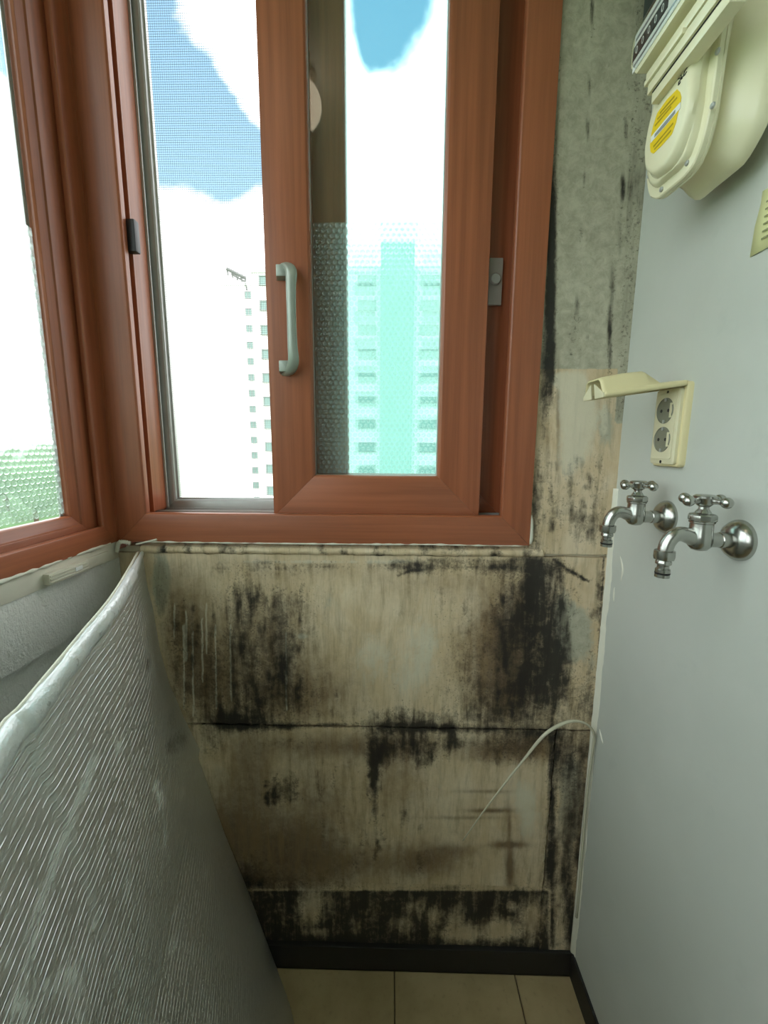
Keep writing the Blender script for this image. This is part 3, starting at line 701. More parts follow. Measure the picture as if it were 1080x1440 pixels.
top_pts += [Vector((-.245, .13, .998)), Vector((-.200, .03, .993))]
TT = catmull(top_pts, 14)
def bylen(P, s):
    L = [0]
    for a, c in zip(P, P[1:]): L.append(L[-1]+(c-a).length)
    d = s*L[-1]
    for i in range(len(P)-1):
        if d <= L[i+1]+1e-9: return P[i].lerp(P[i+1], (d-L[i])/max(1e-9, L[i+1]-L[i]))
    return P[-1]
CC = catmull([E_(TC), onZ(262, 1165, .588), onZ(240, 1280, .590), onZ(211, 1440, .592), Vector((-.215, .20, .592)), Vector((-.165, .04, .59))], 14)
BB = catmull([E_(1.0), onZ(420, 1440, .004), Vector((-.130, .56, .004)), Vector((-.075, .32, .004)), Vector((-.045, .06, .004))], 14)
def surf(s, t):
    if t <= TC: A, Cc, u, e0, e1 = TT, CC, t/TC, 0, TC
    else: A, Cc, u, e0, e1 = CC, BB, (t-TC)/(1-TC), TC, 1
    p = bylen(A, s).lerp(bylen(Cc, s), u)
    p += (E_(t)-E_(e0).lerp(E_(e1), u))*max(0, 1-s*2.2)**2
    bulge = math.sin(math.pi*u)*math.sin(math.pi*min(1, s*1.1))*(.010 if t <= TC else .006)
    p.x += bulge+.0022*mnoise.noise(Vector((s*9, t*7, 0)))*min(1, s*8)
    return p
def foil(t0, t1, ns, nt_, th, off, label):
    g = [[surf(i/ns, t0+(t1-t0)*j/nt_)+Vector((-off, 0, 0)) for i in range(ns+1)] for j in range(nt_+1)]
    V = [tuple(p) for r in g for p in r]; nf = len(V); V += [(p.x-th, p.y, p.z) for r in g for p in r]
    q = lambda j, i: j*(ns+1)+i
    F = [(q(j, i), q(j, i+1), q(j+1, i+1), q(j+1, i)) for j in range(nt_) for i in range(ns)]
    F += [tuple(nf+k for k in f[::-1]) for f in F]
    rim = [q(0, i) for i in range(ns+1)]+[q(j, ns) for j in range(1, nt_+1)]+[q(nt_, i) for i in range(ns-1, -1, -1)]+[q(j, 0) for j in range(nt_-1, 0, -1)]
    F += [(rim[k], rim[(k+1) % len(rim)], nf+rim[(k+1) % len(rim)], nf+rim[k]) for k in range(len(rim))]
    base = Vector((-.3, .5, 0)); me = bpy.data.meshes.new('sheet'); me.from_pydata([tuple(Vector(v)-base) for v in V], [], F)
    # uv in metres
    us = [0]; mid = nt_//2
    for i in range(ns): us.append(us[-1]+(g[mid][i+1]-g[mid][i]).length)
    vv = [0]; mi = ns//2
    for j in range(nt_): vv.append(vv[-1]+(g[j+1][mi]-g[j][mi]).length)
    uvl = me.uv_layers.new(name='UVMap')
    for lp in me.loops:
        k = lp.vertex_index % nf; uvl.data[lp.index].uv = (us[k % (ns+1)], vv[k//(ns+1)]+t0*2)
    P = np.array(V); px, py = to_px(P); out = np.zeros((len(P), 4)); out[:, 3] = 1
    for c, L in ((0, FW), (1, FD)):
        keep = np.ones(len(P))
        for cx, cy, rx, ry, s, a, h in L: keep *= 1-min(s*(1.35 if c == 0 else 1), .985)*np.exp(-(((px-cx)/rx)**2+((py-cy)/ry)**2))
        out[:, c] = 1-keep
    at = me.color_attributes.new('stain', 'FLOAT_COLOR', 'POINT'); at.data.foreach_set('color', out.astype(np.float32).ravel())
    bmx = bmesh.new(); bmx.from_mesh(me); bmesh.ops.recalc_face_normals(bmx, faces=bmx.faces); bmx.to_mesh(me); bmx.free()
    me.shade_smooth(); me.set_sharp_from_angle(angle=math.radians(50)); me.materials.append(M['foil'])
    root = empty('insulation_sheet', base); o = bpy.data.objects.new('sheet', me); COL.objects.link(o); o.parent = root
    tag(root, label, 'insulation'); return root, base
r1, b1 = foil(0.0, TC, 150, 120, .004, 0, 'scuffed silver foil insulation sheet with white taped rim hanging from frame corner')
r2, b2 = foil(TC-.015, 1.0, 130, 120, .004, .010, 'plain lower foil insulation sheet reaching the floor beneath the taped one')
# taped rim : flattened roll along the top edge
def rim():
    N = 140
    for part, s0, s1, ra, name in (('a', .0, .165, .0085, 'rim_tape'), ('b', .160, 1.0, .0115, 'rim_tape')):
        bm = bmesh.new(); rings = []
        for i in range(N+1):
            s = s0+(s1-s0)*i/N; p = bylen(TT, s); t = (bylen(TT, min(1, s+.01))-bylen(TT, max(0, s-.01))).normalized()
            dn = (surf(s, .05)-surf(s, 0)).normalized(); nn = t.cross(dn).normalized(); dn = nn.cross(t).normalized()
            rr = ra*(.55+.45*min(1, s/.1))*(1+.10*mnoise.noise(Vector((s*26, 1.7, 0))))
            ring = []
            for k in range(18):
                a = 2*math.pi*k/18; wob = 1+.10*mnoise.noise(Vector((s*40, math.cos(a)*1.5, math.sin(a)*1.5)))
                q = p+dn*(rr*1.05*math.cos(a)*wob+rr*.55)+nn*(rr*.62*math.sin(a)*wob)
                q.y = min(q.y, YB-.001); ring.append(q-b1)
            rings.append(ring)
        loft(bm, rings); link(name, bm, 'tape', r1, True)
    # thin pale backing edge showing behind the roll
    bm = bmesh.new(); P = [bylen(TT, s/60) for s in range(61)]
    tube(bm, [p+Vector((-.006, -.0, .0035))-b1 for p in P][1:], .0024, 6); link('backing_edge', bm, 'offwhite', r1, True)
rim()

# ------------------------------------------------------------------ taps
def tap(loc, label):
    r = empty('tap', loc)
    ax = Vector((-1, 0, 0)); P = lambda a, bb, c=0: Vector((-a, c, bb))
    bm = bmesh.new(); lathe(bm, [(.0262, -.001), (.0262, .0025), (.0250, .0055), (.0215, .0105), (.0165, .0140), (.0110, .0155), (.0102, .0155)], (0, 0, 0), ax, 40); link('wall_flange', bm, 'chrome', r, 'auto')
    bm = bmesh.new(); lathe(bm, [(.0100, .013), (.0100, .026), (.0092, .027), (.0092, .044)], (0, 0, 0), ax, 28); link('inlet_pipe', bm, 'chrome', r, 'auto')
    bm = bmesh.new(); A = P(.0500, 0)
    lathe(bm, [(.004, -.0135), (.0090, -.0120), (.0128, -.0075), (.0140, -.001), (.0138, .006), (.0128, .012), (.0126, .0215), (.0140, .0225), (.0140, .0245)], A, (0, 0, 1), 32); link('valve_body', bm, 'chrome', r, 'auto')
    bm = bmesh.new(); lathe(bm, [(.0140, .0240), (.0155, .0255), (.0155, .0315), (.0140, .0335), (.0095, .0345), (.0080, .037), (.0058, .040), (.0058, .046)], A, (0, 0, 1), 8); link('bonnet_nut', bm, 'chrome', r, 'auto', .0006)
    h = empty('handle', (0, 0, 0), r)
    bm = bmesh.new(); lathe(bm, [(.0060, .0425), (.0082, .0445), (.0105, .0470), (.0112, .0520), (.0125, .0535), (.0125, .0560), (.0100, .0575), (.0, .0578)], A, (0, 0, 1), 28); link('hub', bm, 'chrome', h, 'auto')
    for k in range(4):
        an = math.radians(18+90*k); d = Vector((math.cos(an), math.sin(an), 0)); C = A+Vector((0, 0, .0505))
        bm = bmesh.new(); prof = [(.0044, .008), (.0036, .013), (.0033, .017), (.0036, .0195)]
        R_ = .0068; cc = .0262
        for i in range(9):
            th = math.radians(150-150*i/8); prof.append((R_*math.sin(th), cc+R_*math.cos(th)))
        lathe(bm, prof, C, d, 18); link('spoke', bm, 'chrome', h, True)
    pth = catmull([P(.055, .000), P(.064, .0045), P(.074, .0075), P(.083, .0050), P(.0890, -.0030), P(.0915, -.0120), P(.0920, -.0200)], 8)
    n = len(pth); bm = bmesh.new(); tube(bm, pth, [.0100-.0012*min(1, i/(n*.6)) for i in range(n)], 24); link('spout', bm, 'chrome', r, 'auto')
    E0 = P(.0920, 0)
    bm = bmesh.new(); lathe(bm, [(.0100, -.0135), (.0122, -.0145), (.0124, -.0220), (.0115, -.0255), (.0085, -.0265)], E0, (0, 0, 1), 10); link('collar', bm, 'chrome', r, 'auto')
    bm = bmesh.new(); lathe(bm, [(.0080, -.026), (.0092, -.0285), (.0092, -.0315), (.0068, -.0335), (.0068, -.0370), (.0086, -.0385), (.0086, -.0425), (.0074, -.0430), (.0074, -.0445), (.0086, -.0450), (.0086, -.0490), (.0060, -.0495), (.0055, -.046)], E0, (0, 0, 1), 28)
    nip = link('hose_nipple', bm, 'chrome', r, 'auto')
    bm = bmesh.new()
    for z in (-.0437,): lathe(bm, [(.0078, z-.001), (.0089, z-.0008), (.0089, z+.0008), (.0078, z+.001)], E0, (0, 0, 1), 28)
    link('rubber_ring', bm, 'rubber', nip, 'auto')
    tag(r, label, 'tap', 'pair of chrome taps on the grey wall'); return r
tap((XR, .672, 1.1405), 'chrome cross-handled tap close to the mouldy corner, just under the socket')
tap((XR, .528, 1.1355), 'chrome cross-handled tap on the grey wall, the one farther from the corner')

# ------------------------------------------------------------------ weatherproof socket with its lid up
def rrect(y0, y1, z0, z1, r, x, n=5):
    out = []
    for cy, cz, a0 in ((y1-r, z1-r, 0), (y0+r, z1-r, 90), (y0+r, z0+r, 180), (y1-r, z0+r, 270)):
        for k in range(n+1): a = math.radians(a0+90*k/n); out.append(Vector((x, cy+r*math.cos(a), cz+r*math.sin(a))))
    return out
def outlet():
    y0, y1, z0, z1 = .6445, .7120, 1.2205, 1.3470
    o_ = Vector((XR, .678, 1.2205)); r = empty('power_socket', o_)
    sh = lambda ring: [p-o_ for p in ring]
    bm = bmesh.new(); loft(bm, [sh(rrect(y0, y1, z0, z1, .006, XR+.001)), sh(rrect(y0, y1, z0, z1, .006, XR-.007)), sh(rrect(y0+.0015, y1-.0015, z0+.0015, z1-.0015, .005, XR-.009))]); link('base_plate', bm, 'ivory', r, 'auto')
    bm = bmesh.new(); loft(bm, [sh(rrect(y0+.006, y1-.003, z0+.004, z1-.008, .005, XR-.008)), sh(rrect(y0+.006, y1-.003, z0+.004, z1-.008, .005, XR-.0135)), sh(rrect(y0+.0075, y1-.0045, z0+.0055, z1-.0095, .004, XR-.0145))]); link('front_plate', bm, 'ivory_pale', r, 'auto')
    # raised rim inside
    bm = bmesh.new(); a = sh(rrect(y0+.012, y1-.008, z0+.012, z1-.014, .004, XR-.0143)); c = sh(rrect(y0+.012, y1-.008, z0+.012, z1-.014, .004, XR-.0158)); loft(bm, [a, c]); link('socket_plate', bm, 'ivory_pale', r, 'auto', .0005)
    cy = (y0+y1)/2+.002
    for cz in (1.2625, 1.3065):
        k = empty('socket', (0, 0, 0), r)
        bm = bmesh.new(); lathe(bm, [(.0195, .0150), (.0195, .0168), (.0188, .0174), (.0182, .0168), (.0178, .0163), (0, .0163)], Vector((XR, cy, cz))-o_, (-1, 0, 0), 40); link('socket_well', bm, 'socket', k, 'auto')
        for s in (-1, 1):
            bm = bmesh.new(); lathe(bm, [(.0026, .0160), (.0026, .0166), (.0, .0166)], Vector((XR, cy+s*.0085, cz))-o_, (-1, 0, 0), 12); link('pin_hole', bm, 'rubber', k)
            bm = bmesh.new(); box(bm, -.0176, -.0162, cy-.678-.002, cy-.678+.002, cz+s*.0165-.0025-1.2205, cz+s*.0165+.0025-1.2205); link('earth_clip', bm, 'alu', k)
        bm = bmesh.new(); box(bm, -.0176, -.0160, cy-.678-.0175, cy-.678-.0125, cz-1.2205-.011, cz-1.2205+.011); link('key_rib', bm, 'ivory_pale', k, 'auto', .0006)
    for z in (z0+.0075, z1-.0125):
        bm = bmesh.new(); lathe(bm, [(.0024, .0140), (.0024, .0150), (.0, .0150)], Vector((XR, cy, z))-o_, (-1, 0, 0), 14); link('screw', bm, 'rubber', r)
    # lid hinged on the top edge, swung out over the sockets
    lid = empty('lid', (0, 0, 0), r)
    hx, hz = XR-.010, z1-.003; L = .120; tilt = math.radians(-8)
    out = Vector((-math.cos(tilt), 0, math.sin(tilt))); upv = Vector((math.sin(tilt)*1.0, 0, math.cos(tilt)))
    pt = lambda l, y, h: Vector((hx, y, hz))+out*l+upv*h-o_
    ya, yb = y0+.001, y1-.001
    def sect(l, h, ins):     # domed cross-section (outer shell), open underneath
        return [pt(l, ya, -.004), pt(l, ya, .001), pt(l, ya+.002, .004), pt(l, ya+.004+ins, .0045), pt(l, ya+.010+ins, h*.85), pt(l, ya+.016+ins, h), pt(l, yb-.016-ins, h), pt(l, yb-.010-ins, h*.85), pt(l, yb-.004-ins, .0045), pt(l, yb-.002, .004), pt(l, yb, .001), pt(l, yb, -.004)]
    secs = [(0, .0055, .002), (.006, .006, .002), (.030, .0065, .002), (.034, .0075, .002), (.050, .024, .001), (.056, .0265, 0), (.085, .0275, 0), (.114, .026, 0), (L, .0245, 0)]
    bm = bmesh.new(); prev = None
    for l, h, ins in secs:
        ring = [bm.verts.new(p) for p in sect(l, h, ins)]
        if prev:
            for k in range(len(ring)-1): bm.faces.new((prev[k], prev[k+1], ring[k+1], ring[k]))
        else: bm.faces.new(ring)
        prev = ring
    sh_ = link('lid_shell', bm, 'ivory', lid, 'auto'); md = sh_.modifiers.new('thickness', 'SOLIDIFY'); md.thickness = .0022; md.offset = -1
    bm = bmesh.new(); tube(bm, [Vector((hx+.001, ya+.002, hz))-o_, Vector((hx+.001, yb-.002, hz))-o_], .0038, 14); link('hinge', bm, 'ivory', lid, 'auto')
    # tip lip with cable slot
    for a0, a1 in ((ya, ya+.027), (yb-.027, yb)):
        bm = bmesh.new()
        q = [pt(L-.0005, a0, -.004), pt(L-.0005, a1, -.004), pt(L-.0005, a1, .018), pt(L-.0005, a0, .002), pt(L+.0015, a0, -.004), pt(L+.0015, a1, -.004), pt(L+.0015, a1, .018), pt(L+.0015, a0, .002)]
        if a0 != ya: q = [pt(L-.0005, a0, -.004), pt(L-.0005, a1, -.004), pt(L-.0005, a1, .002), pt(L-.0005, a0, .018), pt(L+.0015, a0, -.004), pt(L+.0015, a1, -.004), pt(L+.0015, a1, .002), pt(L+.0015, a0, .018)]
        v = [bm.verts.new(p) for p in q]
        for f in ((0, 1, 2, 3), (4, 5, 6, 7), (0, 1, 5, 4), (1, 2, 6, 5), (2, 3, 7, 6), (3, 0, 4, 7)): bm.faces.new([v[i] for i in f])
        link('tip_lip', bm, 'ivory_pale', lid, 'auto', .0004)
    tag(r, 'ivory weatherproof double socket on grey wall with its domed lid raised', 'socket')
outlet()

# ------------------------------------------------------------------ gas meter
def polar(pts, x, c, n=72, grow=0.0, lin=.55):
    """smooth closed outline through (y,z) points"""
    P = [Vector((p[0], p[1], 0)) for p in pts]; m = len(P); out = []
    for i in range(m):
        p0, p1, p2, p3 = P[i-1], P[i], P[(i+1) % m], P[(i+2) % m]
        for k in range(6):
            t = k/6; q = .5*((2*p1)+(p2-p0)*t+(2*p0-5*p1+4*p2-p3)*t*t+(3*p1-p0-3*p2+p3)*t**3); out.append(q.lerp(p1.lerp(p2, t), lin))
    L = [0]
    for a, q in zip(out, out[1:]+out[:1]): L.append(L[-1]+(q-a).length)
    res = []
    for i in range(n):
        d = L[-1]*i/n; j = max(k for k in range(len(out)) if L[k] <= d+1e-9); q = out[j].lerp(out[(j+1) % len(out)], (d-L[j])/max(1e-9, L[j+1]-L[j])); res.append(q)
    cc = Vector((c[0], c[1], 0))
    return [Vector((x, (p+(p-cc).normalized()*grow).x, (p+(p-cc).normalized()*grow).y)) for p in res]
def meter():
    O = Vector((.362, .61, 1.585)); r = empty('gas_meter', O); sh = lambda R: [p-O for p in R]
    c = (.613, 1.68)
    fl = [(.613, 1.5835), (.590, 1.5820), (.572, 1.587), (.560, 1.606), (.5535, 1.634), (.551, 1.689), (.548, 1.730), (.545, 1.775), (.56, 1.792), (.613, 1.795), (.662, 1.792), (.676, 1.775), (.677, 1.72), (.677, 1.665), (.674, 1.625), (.663, 1.599), (.643, 1.5855)]
    rear = [(.613, 1.5825), (.590, 1.5825), (.566, 1.5835), (.553, 1.593), (.540, 1.607), (.534, 1.634), (.531, 1.689), (.530, 1.730), (.530, 1.785), (.534, 1.80), (.56, 1.803), (.613, 1.805), (.645, 1.803), (.658, 1.80), (.660, 1.72), (.659, 1.665), (.658, 1.620), (.650, 1.602), (.6395, 1.5820)]
    tear = [(.600, 1.6020), (.583, 1.6075), (.571, 1.624), (.5645, 1.648), (.567, 1.676), (.570, 1.702), (.574, 1.728), (.590, 1.742), (.608, 1.742), (.622, 1.728), (.635, 1.700), (.646, 1.672), (.6495, 1.648), (.643, 1.624), (.625, 1.6075)]
    R = lambda pts, x, g=0: sh(polar(pts, x, c, 72, g))
    bm = bmesh.new(); loft(bm, [R(rear, .4165, -.004), R(rear, .4150), R(rear, .4080), R(rear, .3990, -.004), R(fl, .3780, -.016), R(fl, .3660, -.010)]); link('rear_case', bm, 'meterdull', r, 'auto')
    bm = bmesh.new(); loft(bm, [R(fl, .3690), R(fl, .3655, .0005), R(fl, .3650, -.001)]); link('rear_flange', bm, 'meterdull', r, 'auto')
    bm = bmesh.new(); loft(bm, [R(fl, .3650), R(fl, .3600), R(fl, .3585, -.0015), R(fl, .3580, -.0095), R(fl, .3575, -.011)]); link('front_flange', bm, 'meter', r, 'auto')
    f0 = R(fl, .3580, -.012); t0 = R(tear, .3450, .004)
    # match starting index by nearest angle
    def align(A, Bv):
        k = min(range(len(Bv)), key=lambda i: (Vector((0, Bv[i].y, Bv[i].z))-Vector((0, A[0].y, A[0].z))).length); return Bv[k:]+Bv[:k]
    t0 = align(f0, t0); mids = [[a.lerp(q, w)+Vector((dx, 0, 0)) for a, q in zip(f0, t0)] for w, dx in ((.25, -.0035), (.5, -.002), (.75, .001))]
    t1 = align(f0, R(tear, .3405, .0015)); t2 = align(f0, R(tear, .3390, -.001)); t3 = align(f0, R(tear, .3385, -.004))
    bm = bmesh.new(); loft(bm, [f0]+mids+[t0, t1, t2, t3]); link('front_cover', bm, 'meter', r, 'auto')
    Z = lambda x, y: (860+x/4.8, y/4.8)
    for q in [(722, 345), (688, 712), (515, 1100), (342, 1278), (258, 1188)]:
        p = onX(*Z(*q), .3585); bm = bmesh.new(); lathe(bm, [(.0032, 0), (.0032, .0018), (.0024, .0026), (0, .0026)], p-O, (-1, 0, 0), 14); link('screw', bm, 'alu', r, 'auto')
    # yellow sticker with white barcode band
    Q = lambda x, y, X=.3381: onX(900+x/10.8, 100+y/10.8, X)-O
    def flat(name, mat, pts, X, par, th=.0004):
        bm = bmesh.new(); a = [bm.verts.new(Q(*p, X)) for p in pts]; c2 = [bm.verts.new(v.co+Vector((th, 0, 0))) for v in a]
        bm.faces.new(a); bm.faces.new(c2[::-1]); n = len(a)
        for k in range(n): bm.faces.new((a[k], a[(k+1) % n], c2[(k+1) % n], c2[k]))
        return link(name, bm, mat, par)
    st = flat('sticker', 'yellow', [(560, 275), (605, 320), (625, 400), (615, 470), (560, 700), (545, 780), (480, 960), (330, 1130), (200, 1255), (160, 1230), (150, 1150), (165, 980), (200, 830), (260, 640), (400, 440)], .3380, r)
    flat('barcode_band', 'white', [(612, 470), (610, 560), (420, 790), (160, 1095), (165, 1000), (400, 715)], .3377, st)
    flat('barcode', 'greyprint', [(535, 585), (530, 640), (390, 815), (215, 1010), (225, 955), (390, 755)], .33745, st)
    for a, bb in (((300, 640), (520, 380)), ((262, 730), (560, 400)), ((225, 830), (470, 540)), ((215, 1190), (470, 900)), ((200, 1150), (500, 790))):
        (x0, y0), (x1, y1) = a, bb
        flat('print_line', 'yellowdark', [(x0, y0-12), (x1, y1-12), (x1, y1+14), (x0, y0+14)], .3377, st)
    # handwritten mark
    m2 = lambda x, y: onX(890+x/9, y/9, .3381)-O
    bm = bmesh.new()
    for pl in ([(636, 862), (672, 838), (690, 846), (655, 905), (640, 960)], [(570, 1000), (610, 985), (655, 950), (680, 905)], [(600, 925), (612, 960), (608, 1000)], [(625, 990), (600, 1010), (580, 1040), (576, 1075), (590, 1060), (602, 1030)]):
        tube(bm, [m2(*p) for p in pl], .0006, 6)
    link('handwritten_mark', bm, 'ink', r)
    # counter head on top of the front
    hd = empty('counter_head', (0, 0, 0), r)
    def hb(name, mat, x0, x1, y0, y1, z0, z1, bev=.0015): return boxo(name, mat, hd, x0-O.x, x1-O.x, y0-O.y, y1-O.y, z0-O.z, z1-O.z, bev=bev)
    hb('neck', 'meterdull', .3400, .368, .565, .632, 1.6980, 1.802)
    hb('lower_ledge', 'meterdull', .3290, .346, .497, .6250, 1.6860, 1.6985, .0012)
    hb('seam', 'ink', .3285, .3455, .497, .6235, 1.6980, 1.6998, 0)
    hb('middle_ledge', 'meterdull', .3255, .346, .497, .6300, 1.6995, 1.7130, .0012)
    hb('ledge_strip', 'meter', .3220, .330, .560, .6335, 1.7115, 1.7175, .0012)
    hb('upper_ledge', 'meter', .3260, .350, .497, .6380, 1.7170, 1.7300, .0015)
    # window box with chamfered far corner
    prof = [(.6660, 1.7700), (.6640, 1.7560), (.6490, 1.7385), (.6440, 1.7380), (.515, 1.7380), (.512, 1.742), (.512, 1.788), (.516, 1.792), (.655, 1.792), (.6630, 1.788), (.6655, 1.782)]
    bm = bmesh.new(); loft(bm, [[Vector((X, y, z))-O for y, z in prof] for X in (.352, .3185)]); link('counter_case', bm, 'meter', hd, 'auto', .001)
    hb('dial_face', 'white', .3178, .3190, .520, .6580, 1.7450, 1.7890, 0)
    dr = hb('digit_strip', 'darkgrey', .3172, .3182, .586, .6590, 1.7590, 1.7745, 0)
    for i in range(5):
        cu = bpy.data.curves.new('digit', 'FONT'); cu.body = '0'; cu.size = .0115; cu.align_x = 'CENTER'; cu.align_y = 'CENTER'; cu.extrude = .0001
        t = bpy.data.objects.new('digit', cu); COL.objects.link(t)
        dg = bpy.context.evaluated_depsgraph_get(); me = bpy.data.meshes.new_from_object(t.evaluated_get(dg)); bpy.data.objects.remove(t)
        mw = Matrix(((0, 0, -1, .3170-O.x), (-1, 0, 0, .650-i*.0135-O.y), (0, 1, 0, 1.7668-O.z), (0, 0, 0, 1))); me.transform(mw)
        me.materials.append(M['white']); d = bpy.data.objects.new('digit', me); COL.objects.link(d); d.parent = hd
    hb('dial_line', 'greyprint', .3172, .3182, .560, .655, 1.7505, 1.7530, 0); hb('dial_line', 'greyprint', .3172, .3182, .560, .655, 1.7800, 1.7830, 0)
    bm = bmesh.new(); pw = [(.6600, 1.7690), (.6580, 1.7565), (.6480, 1.7440), (.515, 1.7440), (.515, 1.790), (.650, 1.790), (.6580, 1.786)]
    loft(bm, [[Vector((X, y, z))-O for y, z in pw] for X in (.3190, .3145)]); link('counter_window', bm, 'clear', hd, 'auto', .0015)
    # pipe unions on top
    for y in (.575, .645):
        bm = bmesh.new(); lathe(bm, [(.012, 0), (.012, .02), (.017, .022), (.017, .045), (.010, .047), (.010, ZC-1.795)], Vector((.392, y, 1.795))-O, (0, 0, 1), 20); link('pipe_union', bm, 'meterdull', r, 'auto')
    tag(r, 'cream gas meter with yellow sticker and digit window high on grey wall', 'gas meter')
meter()
# dark valve lever hanging beside the meter's counter
p = onX(920.5, 8, .405); O = Vector((.405, p.y, p.z))
v = empty('gas_valve', O); tag(v, 'dark grey valve lever above the gas meter counter by the mouldy column', 'valve')
pl = onX(911.5, 8, .405).y-onX(929.5, 8, .405).y; zb = onX(920, 18, .405).z
bm = bmesh.new(); box(bm, -.008, .008, -pl/2, pl/2, zb-O.z, .075); link('lever', bm, 'darkgrey', v, 'auto', .004, 3)
bm = bmesh.new(); lathe(bm, [(.007, 0), (.007, .03)], (.005, 0, .06), (1, 0, 0), 16); link('stem', bm, 'alu', v, 'auto')
bm = bmesh.new(); lathe(bm, [(.011, -.02), (.011, .02)], (.018, 0, .06), (0, 0, 1), 16); link('valve_body', bm, 'alu', v, 'auto')

# paper note
def note():
    P = [onX(1054, 362, XR-.0012), onX(1063, 318, XR-.0012), onX(1071, 288, XR-.0012), onX(1072.5, 269, XR-.0012)]
    y1 = P[0].y; zb = P[0].z; zt = P[3].z; O = Vector((XR-.001, y1, zb))
    r = empty('paper_note', O)
    W_n = .095; prof = [(Vector((0, p.y-O.y, p.z-O.z))) for p in P]
    bm = bmesh.new(); A = prof; Bn = [Vector((.0, p.y-W_n, p.z)) for p in prof]
    rows = []
    for t in range(7): rows.append([bm.verts.new(a.lerp(q, t/6)+Vector((-.0016*math.sin(t*.9+i), 0, 0))) for i, (a, q) in enumerate(zip(A, Bn))])
    for q1, q2 in zip(rows, rows[1:]):
        for k in range(len(A)-1): bm.faces.new((q1[k], q1[k+1], q2[k+1], q2[k]))
    s = link('sheet', bm, 'paper', r, True); md = s.modifiers.new('t', 'SOLIDIFY'); md.thickness = .0004
    for i in range(6):
        bm = bmesh.new(); z = .012+i*.008; box(bm, -.0034, -.0030, -.085+random.uniform(0, .02), -.018, z, z+.0018); link('print_line', bm, 'papertext', r)
    tag(r, 'pale yellow printed paper note stuck on the grey wall below the meter', 'note')
note()

# ------------------------------------------------------------------ thin pale cord arching out of the corner
cp = [onY(812, 1290, .822), onY(819, 1190, .820), onY(826, 1110, .818), onY(834, 1050, .815), onY(835, 1032, .812), onY(826, 1019, .808), onY(808, 1014, .803), onY(788, 1019, .798), onY(764, 1035, .793), onY(735, 1070, .790), onY(705, 1108, .790), onY(675, 1148, .792), onY(651, 1182, .796)]
bm = bmesh.new(); P = catmull(cp, 10); n = len(P); base = P[0].copy()
P = [Vector((min(p.x, XR-.004), p.y, p.z))-base for p in P]
tube(bm, P, [.0026 if i < n*.45 else .0026+.0010*math.sin(math.pi*min(1, (i/n-.45)/.3))-(.0015*max(0, (i/n-.7)/.3)) for i in range(n)], 10)
o = link('cord', bm, 'cord', None, True); o.location = base; tag(o, 'thin whitish cord arching out of the corner in front of mouldy plaster', 'cord')

# ------------------------------------------------------------------ ceiling lamp (reflected in the sliding sash glass)
gp = .8535
d = ray(421, 146); h = CAM+d*(gp/d.y); rd = Vector((d.x, -d.y, d.z)); kk = (ZC-.098-h.z)/rd.z; lp = h+rd*kk
lamp = empty('ceiling_lamp_offscreen', (lp.x, lp.y, ZC)); tag(lamp, 'small round opal globe lamp on the ceiling', 'lamp')
bm = bmesh.new(); lathe(bm, [(.055, 0), (.055, -.012), (.045, -.022), (.030, -.030)], (0, 0, 0), (0, 0, 1), 32); link('lamp_base', bm, 'offwhite', lamp, 'auto')
bm = bmesh.new(); bmesh.ops.create_uvsphere(bm, u_segments=32, v_segments=20, radius=.075)
for q in bm.verts: q.co.z += lp.z-ZC
link('globe_offscreen', bm, 'globe', lamp, True)

# ------------------------------------------------------------------ outside
GZ = -28.0
bm = bmesh.new(); box(bm, -500, 500, -300, 700, GZ-1, GZ); g = struct('ground', bm, 'hill', 'ground far below')
def tower(name, x0, x1, y0, y1, top, cols, fh, z_first, label, bays=()):
    O = Vector(((x0+x1)/2, (y0+y1)/2, GZ)); r = empty(name, O)
    bb = lambda n, m_, *a: boxo(n, m_, r, a[0]-O.x, a[1]-O.x, a[2]-O.y, a[3]-O.y, a[4]-O.z, a[5]-O.z)
    bb('wall', 'bwhite', x0, x1, y0, y1, GZ, top)
    bb('parapet', 'bwhite', x0-.15, x1+.15, y0-.15, y1+.15, top, top+.7)
    for (a0, a1, m_, dy, tp) in bays: bb('bay', m_, a0, a1, y0-dy, y0+.2, GZ, tp)
    wm = {}
    for (c0, c1, hh) in cols:
        z = z_first
        while z > GZ+2:
            if z+hh < top:
                key = (round(c1-c0, 3), hh)
                if key not in wm:
                    bm = bmesh.new(); w2 = (c1-c0)/2; t = .12
                    for q in ((-w2, w2, 0, t), (-w2, w2, hh-t, hh), (-w2, -w2+t, 0, hh), (w2-t, w2, 0, hh), (-t/2, t/2, 0, hh)): box(bm, q[0], q[1], -.12, .05, q[2], q[3])
                    f = link('window', bm, 'bwin', r)
                    bm = bmesh.new(); box(bm, -w2, w2, -.04, .03, 0, hh); p_ = link('pane', bm, 'bglass', f)
                    wm[key] = (f.data, p_.data)
                else:
                    f = bpy.data.objects.new('window', wm[key][0]); COL.objects.link(f); f.parent = r
                    p_ = bpy.data.objects.new('pane', wm[key][1]); COL.objects.link(p_); p_.parent = f
                f.location = ((c0+c1)/2-O.x, y0-O.y-.0, z-O.z)
            z -= fh
    tag(r, label, 'building'); return r
zf = onY(370, 437, 58).z
tower('apartment_tower', -18.2, 16, 58, 72, onY(357, 384, 58).z, [(-17.35, -15.0, 1.25), (-12.5, -10.0, 1.25), (-4.6, -2.2, 1.3), (3.4, 5.9, 1.3), (8.0, 10.5, 1.3)], 3.02, zf+3.02*1, 'white apartment tower with a column of windows beside the sash handle', [(-7.5, -6.2, 'bpale', .5, 25), (-1.6, 2.6, 'bpale', 1.2, 26)])
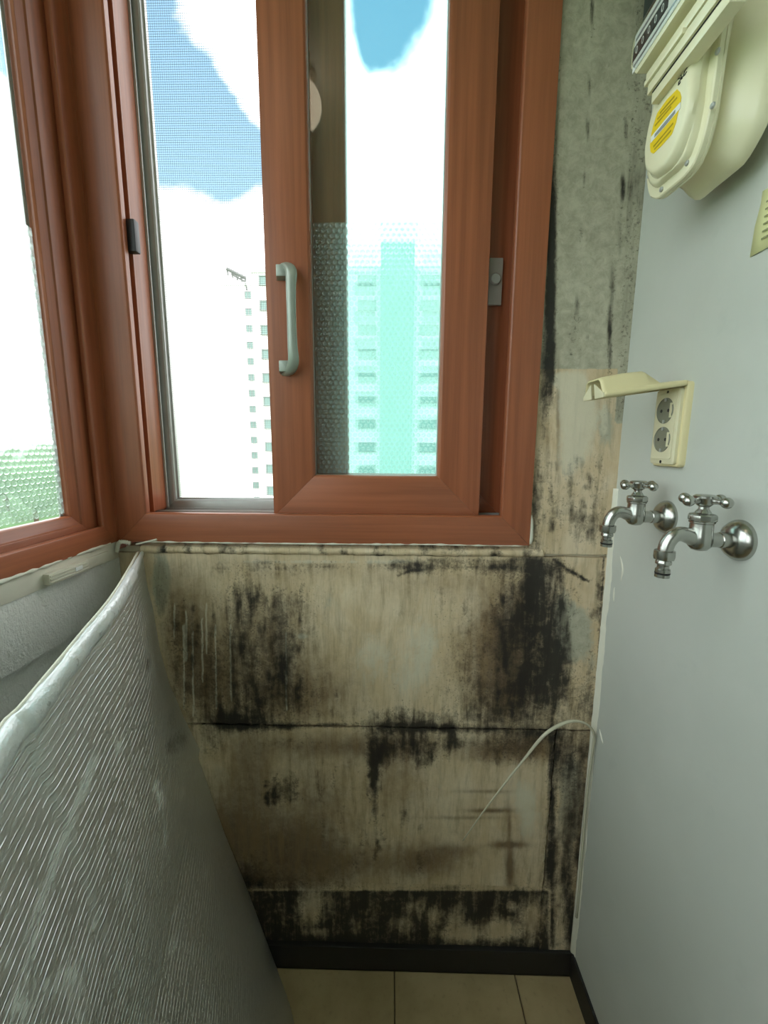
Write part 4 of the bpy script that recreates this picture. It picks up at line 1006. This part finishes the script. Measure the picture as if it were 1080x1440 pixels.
t2 = tower('apartment_tower', -33, -22, 86, 98, onY(345, 402, 86).z, [(-28.55, -27.35, 1.3)], 3.05, onY(345, 420, 86).z, 'farther white apartment tower with a slanting roof frame')
O2 = Vector((-27.5, 92, GZ))
rp = [onY(319, 378, 86), onY(345, 391, 86)]
bm = bmesh.new()
tube(bm, [rp[0]-O2, rp[1]-O2], .35, 6); tube(bm, [rp[0]-O2+Vector((.8, 0, -.9)), rp[1]-O2+Vector((0, 0, -.7))], .2, 6)
for k in range(5): q = rp[0].lerp(rp[1], k/4); tube(bm, [q-O2, q-O2+Vector((.2, 0, -1.2-(1.0 if k == 4 else 0)))], .16, 6)
tube(bm, [rp[1]-O2, Vector((rp[1].x, rp[1].y, onY(345, 402, 86).z))-O2], .2, 6)
link('roof_frame', bm, 'roofgrey', t2)
tower('haze_block', -78, -40, 128, 140, onY(300, 588, 128).z, [(-74, -71, 1.2), (-44, -42, 1.2)], 3.0, onY(300, 600, 128).z, 'added low pale block standing in for white haze beyond the insect screen')  # added pale building that stands in for the white haze low behind the screen
# wooded slope beyond the side window
bm = bmesh.new(); n = 26; g = []
for j in range(n+1):
    row = []
    for i in range(n+1):
        x = -170+130*i/n; y = 10+170*j/n
        rise = max(0, min(1, (-x-50)/60)); z = GZ+23*rise**.8+2.5*mnoise.noise(Vector((x*.04, y*.04, 0)))
        row.append(bm.verts.new((x, y, z)))
    g.append(row)
for j in range(n):
    for i in range(n): bm.faces.new((g[j][i], g[j][i+1], g[j+1][i+1], g[j+1][i]))
o = struct('hillside', bm, 'hill', 'green wooded slope'); 
for p in o.data.polygons: p.use_smooth = True
for i in range(9):
    px = -190+i*38; dist = 82+19*(i % 3); d = ray(px, 640); d = Vector((d.x, d.y, 0)).normalized()
    base = Vector((d.x*dist, d.y*dist, -12)); t = empty('tree', base)
    hgt = 8+1.7*((i*7) % 5)
    bm = bmesh.new(); tube(bm, [(0, 0, -6), (.1, .1, 2), (0, 0, hgt*.6)], [.4, .3, .2], 8); link('trunk', bm, 'bark', t)
    bm = bmesh.new()
    for k in range(7): ico(bm, (random.uniform(-1.3, 1.3), random.uniform(-1.3, 1.3), hgt*.45+random.uniform(0, hgt*.45)), random.uniform(2.0, 3.0), 2, (1, 1, .9), .35, i*3+k)
    link('crown', bm, 'leaf', t, True)
    tag(t, 'leafy green tree on the slope outside the side window', 'tree', 'trees on the slope outside')
